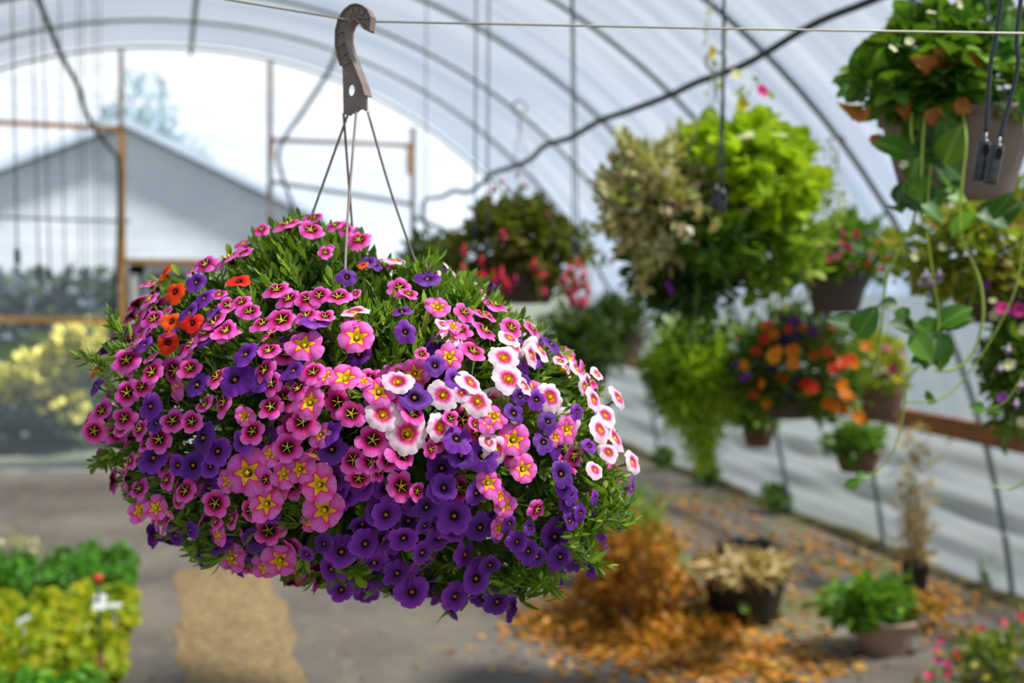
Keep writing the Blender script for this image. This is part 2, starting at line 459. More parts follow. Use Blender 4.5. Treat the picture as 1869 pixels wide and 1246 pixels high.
# pixel x, pixel y, diameter, kind, foreshortening
FL = '''230,656,51,P,.8;276,678,48,P,.75;346,671,42,P,.8;358,701,50,V,.75;427,691,62,V,.75;447,645,47,V,.65;306,625,38,O,.95;347,626,48,P,.45;490,638,45,P,.55;481,674,46,P,.7
494,699,44,P,.8;258,705,38,P,.8;231,716,48,P,.9;273,741,46,V,.8;185,749,40,P,.8;171,786,42,P,.95;226,763,41,P,.85;222,782,34,P,.7;254,782,36,P,.7;314,767,46,P,.8;349,769,42,P,.8
406,733,48,P,.6;372,737,38,P,.6;446,759,36,Y,.95;368,799,56,V,.7;396,823,50,V,.9;278,834,56,V,.75;441,806,40,V,.8;351,849,50,V,.9;323,849,36,V,.8;383,851,40,V,.9;284,771,32,V,.7
450,862,76,Y,.97;524,816,50,P,.97;460,786,46,P,.8;289,801,48,P,.9;494,741,46,P,.85;237,840,30,P,.7;276,650,30,P,.4;394,686,44,P,.6;473,696,40,V,.7;173,703,34,V,.6;176,671,32,O,.5
250,619,60,P,.28;262,628,34,V,.5;308,603,38,V,.45;372,606,42,P,.55;411,604,48,P,.55;378,614,50,V,.6;492,827,40,Y,.8;267,808,30,P,.7;435,512,42,O,.6;318,532,40,O,.8;312,586,40,O,.75
350,589,36,O,.85;299,498,38,O,.35;357,514,36,V,.8;370,543,42,V,.6;344,569,48,V,.55;389,564,32,V,.5;272,516,32,P,.5;271,545,40,P,.45;280,581,42,P,.7;374,480,40,P,.6;349,494,26,P,.5
417,466,60,P,.3;443,459,34,P,.5;477,417,28,P,.6;417,556,42,P,.7;440,550,34,P,.7;455,567,42,P,.7;505,526,46,P,.6;389,586,52,P,.45;413,602,48,P,.55;400,536,30,P,.5;479,588,42,P,.6
514,582,54,P,.72;567,418,46,P,.65;524,406,48,P,.35;572,396,36,P,.5;611,409,30,P,.5;631,418,30,P,.8;655,436,42,P,.65;594,460,28,P,.7;526,543,44,P,.65;562,543,48,P,.7;617,539,52,P,.55
582,538,38,P,.8;559,573,44,P,.4;576,584,50,V,.35;594,576,34,P,.7;647,567,54,W,.4;638,588,30,P,.6;633,505,32,V,.9;671,477,32,V,.5;686,482,26,V,.6;662,482,20,O,.6;722,473,46,W,.3
780,507,46,V,.45;789,496,36,W,.6;729,524,44,P,.75;746,535,34,P,.6;799,559,46,Y,.75;827,595,34,Y,.7;848,569,38,P,.6;869,524,44,W,.3;740,605,38,V,.9;651,614,62,Y,.9;555,627,62,Y,.75
649,535,20,P,.7;733,567,40,V,.5;840,600,40,P,.6;491,607,42,P,.45;808,591,26,W,.6;903,553,50,P,.35;885,574,46,P,.38;886,600,50,P,.4;934,597,46,P,.55;972,598,32,P,.35;931,615,42,W,.5
971,647,46,W,.35;988,636,50,W,.3;920,651,52,W,.7;929,690,58,W,.8;1023,658,28,W,.5;1055,672,40,W,.35;1090,682,30,W,.5;1008,626,38,V,.45;821,650,48,Y,.85;830,690,42,V,.7;864,639,48,P,.5
860,696,50,W,.45;958,703,36,W,.4;1006,723,56,W,.75;956,692,34,V,.7;1068,705,34,W,.5;571,678,46,P,.7;592,684,42,Y,.7;629,688,60,Y,.75;691,714,56,Y,.9;564,733,60,Y,.85;662,694,36,Y,.7
543,707,44,P,.55;726,695,54,W,.78;757,724,60,V,.8;809,720,56,W,.85;770,645,28,P,.8;794,666,40,V,.8;873,731,60,W,.8;699,756,58,W,.85;744,791,70,W,.97;641,754,52,P,.88;753,752,52,P,.6
681,802,56,P,.93;644,838,48,P,.95;551,769,56,P,.85;605,819,50,V,.95;584,792,44,Y,.8;678,842,44,P,.9;710,838,46,P,.9;734,827,58,P,.65;787,819,30,P,.8;804,780,52,W,.75;867,774,32,P,.6
834,799,52,V,.75;843,831,46,V,.9;881,831,54,V,.9;546,855,50,Y,.92;691,859,38,P,.7;892,806,34,W,.7;600,788,42,V,.8;892,771,38,Y,.8;823,763,34,P,.8;843,716,34,W,.7;534,675,42,V,.6
938,802,58,Y,.95;956,856,50,Y,.9;892,881,48,Y,.9;907,821,52,W,.85;1036,783,46,Y,.8;1014,798,34,Y,.8;1106,757,46,W,.55;1096,783,44,W,.6;1124,798,50,W,.38;1111,824,36,W,.8;1156,843,44,W,.38
1130,725,40,W,.45;1085,729,42,W,.5;1001,768,38,V,.7;939,753,42,V,.7;903,759,46,Y,.8;980,729,38,V,.85;950,723,32,V,.7;1055,751,28,V,.6;1076,813,28,V,.7;993,806,40,V,.8;1025,864,46,V,.8
1031,890,38,V,.8;1042,900,36,V,.8;811,890,46,V,.95;871,900,48,V,.6;914,905,32,Y,.8;1087,856,34,W,.5;1087,909,24,V,.6;416,877,42,Y,.85;517,864,48,Y,.85;582,884,64,Y,.97;591,931,68,Y,.95
485,919,58,Y,.95;392,918,48,P,.95;457,932,44,P,.8;337,895,44,P,.8;254,931,44,Y,.85;283,927,42,Y,.85;253,891,34,P,.8;225,873,42,P,.5;421,1019,50,Y,.8;510,1023,56,Y,.92;483,1037,46,Y,.8
398,976,40,Y,.6;393,951,28,P,.6;485,875,34,P,.8;422,947,34,P,.6;319,978,38,V,.6;346,967,32,V,.6;370,1023,28,V,.6;436,1046,18,V,.7;559,1012,30,V,.7;326,913,30,P,.7;303,875,34,P,.7
283,956,22,Y,.5;306,938,30,Y,.4;623,1008,56,V,.93;668,993,52,V,.85;683,1029,50,V,.7;623,1077,44,V,.92;752,1081,56,V,.92;737,983,48,V,.9;706,940,54,V,.8;804,896,46,V,.92;779,926,44,V,.9
830,941,58,V,.93;877,963,50,V,.9;870,1056,54,V,.93;908,1099,46,V,.85;832,1089,52,V,.75;726,1047,48,V,.8;776,960,34,V,.7;772,1009,44,V,.8;895,1032,38,V,.8;965,1006,42,V,.85;945,989,38,V,.8
981,1016,38,V,.8;1024,1016,46,V,.8;1038,916,36,V,.8;1041,950,34,V,.7;1061,936,30,V,.7;968,963,30,V,.5;931,956,32,V,.7;945,1076,30,V,.7;1004,1072,20,V,.5;1107,1003,18,V,.6;603,1039,44,V,.8
590,993,36,V,.8;921,921,44,Y,.9;912,963,36,Y,.7;733,887,54,P,.85;762,896,34,P,.7;655,873,44,P,.8;981,930,36,P,.6;600,452,24,P,.6'''
flowers = []
for row in FL.replace('\n', ';').split(';'):
    u, v, s, k, a = row.split(','); flowers.append((float(u), float(v), float(s), k, float(a)))

cB = pt(655, 640, 1.45)
basket = empty('hanging_flower_basket', cB, 'huge hanging ball of pink, violet, white and orange trumpet flowers on a taupe hook', 'hanging basket')

def flower_pose(u, v, s, a, lift=.016, twist=None):
    d, rr = BB.front(u, v, lift)
    P = pt(u, v, d); R = s*d/FPX/2*1.16
    o = np.array([u-655, -(v-860)]); o = o/ (np.linalg.norm(o)+1e-6)
    o = nrm(o+np.array([0, .25]) + .25*rs.normal(size=2)) 
    tl = math.acos(min(.995, a))
    view = nrm(EYE-P)
    n = nrm(math.cos(tl)*view + math.sin(tl)*(CR*o[0]+CU*o[1]))
    t = rs.rand()*6.28 if twist is None else twist
    h = nrm(np.cross(n, [.1, .2, 1])); g = np.cross(n, h)
    X = h*math.cos(t)+g*math.sin(t); Y = np.cross(n, X)
    return P, np.stack([X, Y, n], -1), R
order = sorted(range(len(flowers)), key=lambda i: -flowers[i][2]*flowers[i][4]**.5)
single = set(order[:100])
FLABEL = {'P': 'pink flower with near-black throat and yellow stamens', 'Y': 'bright pink flower with a yellow star centre', 'W': 'white flower with a magenta ring', 'V': 'violet flower', 'O': 'orange flower'}
rest = {k: [] for k in 'PYWVO'}
first = {}
PED = []
def add_flower(parent, kind, P, Rm, R):
    vi = rs.randint(4)
    mw = Matrix([[*(Rm[i]*R), P[i]] for i in range(3)]+[[0, 0, 0, 1]])
    if (kind, vi) in first:
        src = first[(kind, vi)]; o = src.copy(); COL.objects.link(o); kids = [c.copy() for c in src.children]
        for c in kids: COL.objects.link(c); c.parent = o
    else:
        o = bpy.data.objects.new('flower', ME_COR[kind][vi]); COL.objects.link(o); o['label'] = FLABEL[kind]
        for nm, me in (('stamens', ME_STA[kind]), ('calyx', ME_CAL)):
            c = bpy.data.objects.new(nm, me); COL.objects.link(c); c.parent = o
        first[(kind, vi)] = o
    o.parent = parent; o.matrix_parent_inverse = Matrix.Translation(-Vector(parent.location)); o.matrix_basis = mw
    return o
for i, (u, v, s, k, a) in enumerate(flowers):
    P, Rm, R = flower_pose(u, v, s, a)
    if i in single: add_flower(basket, k, P, Rm, R)
    else: rest[k].append((P, Rm, R))
# small fillers between them and all round the back
rng = np.random.RandomState(11)
q = ball_dirs(560, rng, 0)
for w in q:
    fr = w[2] < 0
    if not fr and rng.rand() < .55: continue
    rad = .93+.03*rng.rand() if fr else 1.0
    P = BB.at(w[None]*rad)[0]; o = out_world(w[None])[0]
    if fr and (w[1] < -.5 or (w[1] < -.1 and -.1 < w[0] < .45 and rng.rand() < .7)): continue
    uu = w[0]
    k = ('V' if w[1] > .3 and uu > -.2 else 'W' if uu > .5 and w[1] < .1 and rng.rand() < .6 else rng.choice(list('PPPPYVV' if uu < 0 else 'PPYVV')))
    n = nrm(o+np.array([0, 0, .3])+.3*rng.normal(size=3)); h = nrm(np.cross(n, rng.normal(size=3)))
    rest[k].append((P, np.stack([h, np.cross(n, h), n], -1), .0145+.004*rng.rand()))
mb = MB(); mats = [MT[k] for k in 'PYWVO']+[MAT_CALYX]+[STM[k] for k in 'PYWVO']
for ki, k in enumerate('PYWVO'):
    lst = rest[k]
    if not lst: continue
    for vi in range(2):
        sub = lst[vi::2]
        if not sub: continue
        R = np.array([x[1]*x[2] for x in sub]); P = np.array([x[0] for x in sub])
        mb.inst(corolla_t(k, vi+77, 8, 25 if k != 'W' else 30), R, P, ki)
        mb.inst(CALYX, R, P, 5); mb.inst(STA[k], R, P, 6+ki)
o = mb.obj('small_flowers', mats, basket); o['kind'] = 'stuff'; o['label'] = 'smaller pink, violet and white flowers between the large ones'

# foliage
rng = np.random.RandomState(3)
SPR = [sprig_t(rng, 10, .030), sprig_t(rng, 8, .034, LF_OBOV), sprig_t(rng, 12, .024)]
STEMT = stem_part_t(.05, .0009)
mb = MB()
def sprigs(n, rmin, rmax, front, qf=None, sc=1.0):
    q = ball_dirs(n, rng, front)
    if qf is not None: q = q[qf(q)]
    n = len(q)
    if not n: return
    rad = rmin+(rmax-rmin)*rng.rand(n); P = BB.at(q*rad[:, None]); o = out_world(q)
    Y = nrm(o+np.array([0, 0, .55])+.35*rng.normal(size=(n, 3))); Z = rng.normal(size=(n, 3))
    Rm = frames(Y, Z)*(sc*(.8+.4*rng.rand(n)))[:, None, None]
    P = P - Y*.035
    for k in range(3): mb.inst(SPR[k], Rm[k::3], P[k::3], 0)
    mb.inst(STEMT, Rm, P, 1)
sprigs(560, .86, .965, .5, lambda q: q[:, 1] < .45, .85)
sprigs(260, .84, .96, .5, lambda q: q[:, 1] >= .3, .8)
sprigs(110, .93, .985, .5, lambda q: (np.abs(q[:, 2]) < .6) & (q[:, 1] < .2), .72)
sprigs(70, .95, .985, .9, lambda q: q[:, 1] > .2, .7)
sprigs(110, .975, 1.0, .9, lambda q: (q[:, 2] < -.3) & (q[:, 1] < .6), .55)
sprigs(60, .9, .97, .9, lambda q: (q[:, 0] > .1) & (q[:, 1] < -.1), .85)
# the leafy crown on top
CR_ = Blob((560, 462), 1.46, [(485, 425), (540, 402), (600, 405), (650, 432), (690, 475), (660, 520), (560, 530), (450, 520), (410, 485), (440, 458)], .11)
def sprigs_in(blob, n, rmin, rmax, sc=.8):
    q = ball_dirs(n, rng, .5); rad = rmin+(rmax-rmin)*rng.rand(n); P = blob.at(q*rad[:, None]); o = out_world(q)
    Y = nrm(o*.6+np.array([0, 0, .8])+.3*rng.normal(size=(n, 3))); Rm = frames(Y, rng.normal(size=(n, 3)))*(sc*(.8+.4*rng.rand(n)))[:, None, None]
    for k in range(3): mb.inst(SPR[k], Rm[k::3], (P-Y*.03)[k::3], 0)
sprigs_in(CR_, 150, .45, .98)
for c, r in (((700, 590), 62), ((850, 540), 40), ((1060, 960), 75), ((1110, 900), 50), ((760, 500), 38), ((640, 1015), 40), ((960, 1040), 50)):
    dd, _ = BB.front(c[0], c[1]); a = np.linspace(0, 6.28, 12, endpoint=False)
    sprigs_in(Blob(c, dd+.02, [(c[0]+r*math.cos(t), c[1]+r*.8*math.sin(t)) for t in a], .045), 16, .3, 1, .8)
mb.obj('foliage', [MAT_LEAF, MAT_STEM], basket)
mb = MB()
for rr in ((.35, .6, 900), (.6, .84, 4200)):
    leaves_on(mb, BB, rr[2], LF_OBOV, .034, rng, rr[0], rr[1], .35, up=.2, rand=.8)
mb.obj('inner_foliage', MAT_LEAF_SHADE, basket)
# outlying shoots
for (u0, v0, u1, v1) in [(230, 620, 205, 580), (220, 690, 150, 650), (360, 1000, 345, 995), (440, 1000, 375, 1025), (560, 1000, 555, 1030), (640, 1000, 612, 1052), (1060, 960, 1150, 955),
                         (1040, 1010, 1100, 1030), (1060, 860, 1130, 870), (980, 1030, 1010, 1080), (880, 1050, 930, 1075), (260, 640, 205, 640), (215, 830, 175, 845)]:
    mb = MB(); d0, _ = BB.front(u0, v0); A = pt(u0, v0, d0+.03); B = pt(u1, v1, d0+.02+.03)
    tube(mb, spline([A, (A+B)/2+np.array([0, 0, .006]), B], 8), .0011, 5, 1)
    for k in range(4):
        P = A+(B-A)*(.35+.2*k); Y = nrm(nrm(B-A)+.3*rng.normal(size=3)+np.array([0, 0, .3]))
        mb.inst(SPR[2], (frames(Y[None], rng.normal(size=(1, 3))))*.75, P[None]-Y*.02, 0)
    mb.obj('trailing_shoot', [MAT_LEAF, MAT_STEM], basket)

# pot under the flowers
def pot(parent, c, r_top, r_bot, h, mat, soil=True, name='pot', rim=.012, k=44, coil=False, saucer=False):
    c = np.asarray(c, float); mb = MB(); t = max(.003, r_top*.03)
    if coil:
        prof = []
        nn = 9
        for i in range(nn*4+1):
            f = i/(nn*4); prof.append((r_bot+(r_top-r_bot)*f**.8+.006*abs(math.sin(f*nn*math.pi)), h*f))
        prof = [(0, 0)]+prof+[(r_top-.012, h-.002), (r_bot*.9, .02)]
    else:
        prof = [(0, 0), (r_bot*.97, 0), (r_bot, .006), (r_bot+(r_top-r_bot)*.5, h*.5), (r_top*.965, h-rim*2.4), (r_top*.97, h-rim*2.3), (r_top*1.03, h-rim*2.2), (r_top*1.035, h-rim*.4), (r_top*1.02, h),
                (r_top-t, h), (r_top*.95-t, h-rim*2), (r_bot-t, .01)]
    lathe(mb, prof, c, k)
    o = mb.obj(name, mat, parent)
    if soil:
        mb = MB(); disc(mb, c+np.array([0, 0, h*.86]), r_top*.94, wob=.01); mb.obj('soil', MAT_SOIL, parent)
    return o
RIM = pt(655, 560, 1.45)
pot(basket, RIM-np.array([0, 0, .19]), .15, .10, .19, MAT_POT_TAUPE)
# hook
def hook(parent, org, d, scale_px, mat):
    O = [(350, 155), (358, 100), (342, 66), (318, 44), (290, 33), (262, 34), (230, 53), (204, 88), (190, 135), (187, 200), (198, 250), (211, 295), (212, 400), (212, 515), (222, 511), (232, 520), (244, 522), (256, 511), (268, 519), (280, 508), (292, 499),
         (306, 499), (318, 508), (327, 502), (327, 445), (314, 398), (292, 342), (270, 287), (250, 236), (239, 186), (242, 142), (256, 112), (275, 97), (294, 96), (314, 116), (334, 145)]
    inner = O[24:]
    c0 = np.array([262, 300.0]); S_ = scale_px
    th = math.radians(27); ax = np.array([math.cos(th), math.sin(th)])
    def W(x, y, z):
        # local right / up / out-of-plate (towards the camera)
        lx, ly = (x-c0[0])*S_/math.cos(th)*.99, -(y-c0[1])*S_
        return org + CR*(lx*math.cos(th) + z*math.sin(th)*-1) + np.array([0, 0, 1.0])*ly - CF*(z*math.cos(th) + lx*math.sin(th))
    bm = bmesh.new(); hole = [(252+17*math.cos(t), 408+27*math.sin(t)) for t in np.linspace(0, 2*math.pi, 20, endpoint=False)]
    es = []
    for loop in (O, hole):
        vs = [bm.verts.new((x, y, 0)) for x, y in loop]
        es += [bm.edges.new((vs[i], vs[(i+1) % len(vs)])) for i in range(len(vs))]
    bmesh.ops.triangle_fill(bm, use_beauty=True, edges=es)
    bm.verts.ensure_lookup_table(); bm.faces.ensure_lookup_table()
    V0 = [(v.co.x, v.co.y) for v in bm.verts]; F0 = [tuple(v.index for v in f.verts) for f in bm.faces]
    bm.free(); n = len(V0); tk = .0016
    mb = MB()
    V = [W(x, y, tk) for x, y in V0]+[W(x, y, -tk) for x, y in V0]
    F = F0+[tuple(i+n for i in f[::-1]) for f in F0]; nO = len(O)
    for a, cnt in ((0, nO), (nO, len(hole))):
        for i in range(cnt): p, q_ = a+i, a+(i+1) % cnt; F.append((p, q_, q_+n, p+n))
    mb.add(V, F)
    # flanges along the outline, wider than the web
    def flange(idx, wid, thk=5):
        for i in range(len(idx)-1):
            (x0, y0), (x1, y1) = O[idx[i] % nO], O[idx[i+1] % nO]
            L = math.hypot(x1-x0, y1-y0); nx, ny = (y1-y0)/L*thk, -(x1-x0)/L*thk
            vs = []
            for (x, y) in ((x0, y0), (x1, y1), (x1-nx, y1-ny), (x0-nx, y0-ny)):
                for z in (wid, -wid): vs.append(W(x, y, z))
            mb.add(vs, [(0, 1, 3, 2), (2, 3, 5, 4), (4, 5, 7, 6), (6, 7, 1, 0), (0, 2, 4, 6), (1, 7, 5, 3)])
    flange(list(range(0, 12)), .0055); flange(list(range(24, nO+1)), .008, 7)
    # zigzag stiffening ribs
    zig = [(348, 105), (300, 92), (325, 55), (288, 92), (290, 40), (268, 95), (255, 45), (252, 112), (215, 80), (240, 140), (192, 145), (238, 190), (190, 205), (248, 232), (203, 255), (262, 275), (215, 295)]
    for i in range(len(zig)-1):
        beam(mb, W(*zig[i], 0), W(*zig[i+1], 0), .0013, .0085, up=tuple(-CF))
    mb.obj('hook', mat, parent, smooth=False)
HK = pt(540+262/2.492, 300/2.492, 1.42)
hook(basket, HK, 1.42, 1.42/FPX/2.492, MAT_HANG)
W_ = [((635, 209), 1.418, (570, 391), 1.44, (520, 530), 1.43), ((627, 207), 1.42, (643, 415), 1.50, (655, 545), 1.58), ((650, 205), 1.412, (634, 405), 1.33, (628, 545), 1.25), ((671, 203), 1.42, (716, 357), 1.43, (782, 545), 1.44)]
for a, da, b, db, c, dc in W_:
    mb = MB(); tube(mb, spline([pt(*a, da), pt(*b, db), pt(*c, dc)], 16), .0016, 7); mb.obj('hanger_wire', MAT_HANG, basket)

# ------------------------------------------------------------------ cable and drip hoses
K0 = pt(652, 38, 1.42)
mb = MB(); P = [pt(-250, -140, 1.36), pt(100, -60, 1.38), pt(420, 0, 1.40), K0+np.array([0, 0, -.0005]), pt(700, 39.5, 1.42), pt(1300, 52, 1.45), pt(1869, 61, 1.5), pt(2500, 75, 1.55)]
tube(mb, P, .0014, 8)
for i in range(len(P)-1):  # strands wound round the cable
    pass
tag(mb.obj('hanging_cable', MAT_CABLE), 'thin grey steel cable crossing the top, the hook hangs on it', 'cable')

def weight_mesh(name_mb, P, L, r):
    """a hose weight hanging down from P"""
    k = 18; prof = [(r*.32, 0), (r*.42, -.0), (r*.42, -L*.12), (r*.85, -L*.17), (r, -L*.22), (r, -L*.96), (r*.93, -L), (r*.55, -L*1.0), (0, -L*.97)]
    lathe(name_mb, prof, P, k, 0)
def drip(label, u0, v0, u1, v1, d, L=.056, r=.0095, hr=.0032, bend=0, group=None, d_top=None, tilt=0):
    P1 = pt(u1, v1, d); P0 = pt(u0, v0, d_top or d)
    top = P0+nrm(P0-P1)*.5
    e = empty('hanging_drip_hose', P1, label, 'drip hose', group)
    mb = MB(); mid = (P0+P1)/2+CR*bend
    tube(mb, spline([top, P0, mid, P1+np.array([0, 0, -.004])], 24), hr, 8); mb.obj('tube', MAT_HOSE, e)
    mb = MB(); weight_mesh(mb, np.zeros(3), L, r)
    w = mb.obj('hose_weight', MAT_WEIGHT, e)
    w.matrix_parent_inverse = Matrix.Identity(4); w.rotation_euler = (tilt*.3, tilt, 0)
    mb = MB()
    # oval mouth on the side facing the aisle: a short dark sleeve with a rim
    c = -nrm(np.array([CF[0], CF[1], 0]))*(r*.93); a = np.linspace(0, 2*math.pi, 16, endpoint=False); X = CR; 
    ring = lambda s, off: np.array([c*(1+off)+X*math.cos(t)*r*.5*s+np.array([0, 0, 1])*(math.sin(t)*r*.85*s-L*.36) for t in a])
    R0, R1, R2 = ring(1.25, .02), ring(1.0, .13), ring(.95, -.05)
    V = np.concatenate([R0, R1]); F = [(i, (i+1) % 16, 16+(i+1) % 16, 16+i) for i in range(16)]
    mb.add(V, F, None, 0); mb.add(ring(1.0, .12), [tuple(range(16))], None, 1)
    f = mb.obj('mouth', [MAT_WEIGHT, MAT_HOLE], w); f.matrix_parent_inverse = Matrix.Identity(4)
    return e
drip('pair of black drip hoses at strawberry pot, the longer-nozzled one nearer the aisle', 1828, -5, 1799, 242, 1.62, L=.066, r=.0092, bend=-.004, tilt=.12)
drip('black drip hose hanging against strawberry pot, nozzle touching its neighbour, nearest wall', 1864, -5, 1824, 250, 1.60, L=.064, r=.0092, bend=.010, tilt=.17)
drip('drip hose with grey nozzle before the mixed foliage basket, slightly higher of two', 1321, -5, 1307, 336, 2.9, bend=.007)
drip('drip hose with pale worn nozzle before the mixed foliage basket, slightly lower', 1322, -5, 1319, 343, 2.84, bend=.0)
drip('dark drip hose hanging beside the red fuchsia basket, higher nozzle', 1043, -5, 1046, 432, 4.1)
drip('dark drip hose hanging beside the red fuchsia basket, lower nozzle', 1046, -5, 1055, 436, 4.0)
drip('thin pale drip hose in front of the red fuchsia, nozzle amid its leaves', 869, -5, 866, 440, 4.2, L=.05)
drip('thin pale drip hose in front of the red fuchsia, closer to its crown', 892, -5, 889, 436, 4.1, L=.05)
drip('long drip hose before the end wall, lowest hanging nearest the big flower basket', 778, -5, 776, 420, 6.5)
for lab, a in (('drip hose hanging alone by the tied-up pipe, clearly separate and highest nozzle', (22, -5, 31, 450, 5.0)), ('drip hose hanging by end wall, second highest nozzle of the row', (58, -5, 70, 478, 5.7)),
               ('drip hose hanging by end wall, third highest nozzle of the row', (76, -5, 91, 488, 6.1)), ('drip hose hanging by end wall under the crossing black pipe, lone nozzle', (108, -5, 119, 505, 6.6)),
               ('faint far drip hose beside the wooden post, first of the distant cluster', (141, -5, 146, 524, 7.5)), ('faint far drip hose beside the wooden post, second of the distant cluster', (150, -5, 158, 528, 7.9)),
               ('faint far drip hose beside the wooden post, third of the distant cluster', (172, -5, 176, 526, 8.4)), ('faint far drip hose beside the wooden post, last of the distant cluster', (182, -5, 187, 527, 8.8))):
    drip(lab, *a, L=.07, r=.013, hr=.0034)

def pipe_px(name, label, cat, P, d0, d1, r, mat):
    n = len(P); t = np.linspace(0, 1, n); d = 1/((1-t)/d0+t/d1)
    mb = MB(); tube(mb, spline([pt(p[0], p[1], dd) for p, dd in zip(P, d)], 90), r, 10)
    return tag(mb.obj(name, mat), label, cat)
pipe_px('hanging_irrigation_pipe', 'long black wavy irrigation pipe sagging across the curved roof ribs', 'pipe',
        [(1900, -150), (1740, -65), (1594, 0), (1511, 32), (1458, 59), (1408, 90), (1350, 122), (1272, 150), (1220, 175), (1143, 204), (1095, 220), (1040, 252), (995, 265), (966, 292), (925, 308), (899, 316), (880, 334),
         (854, 351), (828, 348), (806, 360), (780, 363), (771, 375), (775, 410), (800, 440), (830, 455)], 3.2, 9.6, .0115, MAT_HOSE)
pipe_px('hanging_irrigation_pipe', 'black irrigation pipe slanting down from the roof to the wooden post', 'pipe',
        [(30, -90), (70, 0), (89, 46), (111, 99), (142, 157), (157, 205), (176, 238), (200, 270), (216, 296), (217, 400), (213, 500), (206, 570), (200, 640), (196, 850)], 6.2, 10.4, .015, MAT_HOSE)
pipe_px('hanging_irrigation_pipe', 'grey irrigation pipe bending behind the taupe hook to the end wall', 'pipe',
        [(640, 40), (617, 92), (600, 130), (575, 170), (545, 215), (520, 250), (508, 285), (518, 330), (540, 390), (560, 450)], 8, 10.3, .015, MAT_HOSE)

# ------------------------------------------------------------------ THE TUNNEL
X0, AX, ZT, ZC, NE, YEND, SPC = .116, 4.267, 3.827, -.722, 2.0763, 11.304, 1.2016
def arc(t, off=0.0):
    c, s = np.cos(t), np.sin(t)
    return X0+(AX+off)*np.sign(c)*np.abs(c)**(2/NE), ZC+(ZT-ZC+off)*np.abs(s)**(2/NE)
def t_at_z(z):
    s = ((z-ZC)/(ZT-ZC))**(NE/2); return math.asin(s)
def half_w(z, off=0.0): x, _ = arc(t_at_z(z), off); return float(x)-X0
T0 = t_at_z(0.0); ZHIP = .93; TH = t_at_z(ZHIP)
for i in range(13):
    y = YEND-SPC*i
    t = np.linspace(T0-.03, math.pi-T0+.03, 70); x, z = arc(t)
    mb = MB(); tube(mb, np.stack([x, np.full(len(x), y), z], -1), .0165, 10)
    structure(mb.obj('trim_%d' % (i+1), MAT_PIPE))
tr = 14
def trim(mb, mat):
    global tr
    o = structure(mb.obj('trim_%d' % tr, mat, smooth=False)); tr += 1; return o
mb = MB(); tube(mb, [(X0+.12, -3, ZT-.05), (X0+.12, YEND+.05, ZT-.05)], .02, 10); trim(mb, MAT_PIPE)     # ridge purlin

def film(name, stops_clear, trans_col, diff_col, streak, scale, uvs, rough=.5, dirt=0.0):
    """sheet plastic: part clear, part scattering; streak noise varies how milky it is"""
    m, nt, out, N = nodes(name)
    uv = N('ShaderNodeUVMap'); mp = N('ShaderNodeMapping'); mp.inputs['Scale'].default_value = (*uvs, 1); nt.links.new(uv.outputs[0], mp.inputs[0])
    nz = N('ShaderNodeTexNoise'); nz.inputs['Scale'].default_value = scale; nz.inputs['Detail'].default_value = 5; nz.inputs['Distortion'].default_value = .4
    nt.links.new(mp.outputs[0], nz.inputs['Vector'])
    fac = ramp(N, nt, nz.outputs[0], [(.35, (stops_clear[0],)*3+(1,)), (.65, (stops_clear[1],)*3+(1,))])
    tp = N('ShaderNodeBsdfTransparent'); tp.inputs[0].default_value = (.93, .96, 1, 1)
    tl = N('ShaderNodeBsdfTranslucent'); tl.inputs[0].default_value = trans_col
    df = N('ShaderNodeBsdfDiffuse'); df.inputs[0].default_value = diff_col
    if streak:
        c = mixrgb(N, nt, nz.outputs[0], diff_col, streak); nt.links.new(c, df.inputs[0])
    gl = N('ShaderNodeBsdfGlossy'); gl.inputs['Roughness'].default_value = rough; gl.inputs[0].default_value = (.6, .6, .6, 1)
    a = N('ShaderNodeMixShader'); a.inputs[0].default_value = .45; nt.links.new(tl.outputs[0], a.inputs[1]); nt.links.new(df.outputs[0], a.inputs[2])
    b = N('ShaderNodeMixShader'); b.inputs[0].default_value = .06; nt.links.new(a.outputs[0], b.inputs[1]); nt.links.new(gl.outputs[0], b.inputs[2])
    c = N('ShaderNodeMixShader'); nt.links.new(fac, c.inputs[0]); nt.links.new(b.outputs[0], c.inputs[1]); nt.links.new(tp.outputs[0], c.inputs[2])
    nt.links.new(c.outputs[0], out.inputs[0]); return m
MAT_ROOF = film('film_roof', (.16, .42), (.09, .12, .17, 1), (.30, .35, .44, 1), (.16, .20, .26, 1), 1.0, (8, .35))
MAT_END = film('film_end_wall', (.64, .76), (.34, .38, .44, 1), (.42, .47, .55, 1), None, 1.0, (1.2, 9))
MAT_SIDE = film('film_side', (.08, .30), (.13, .15, .18, 1), (.36, .39, .45, 1), (.14, .17, .22, 1), 1.0, (.5, 9), dirt=.2)

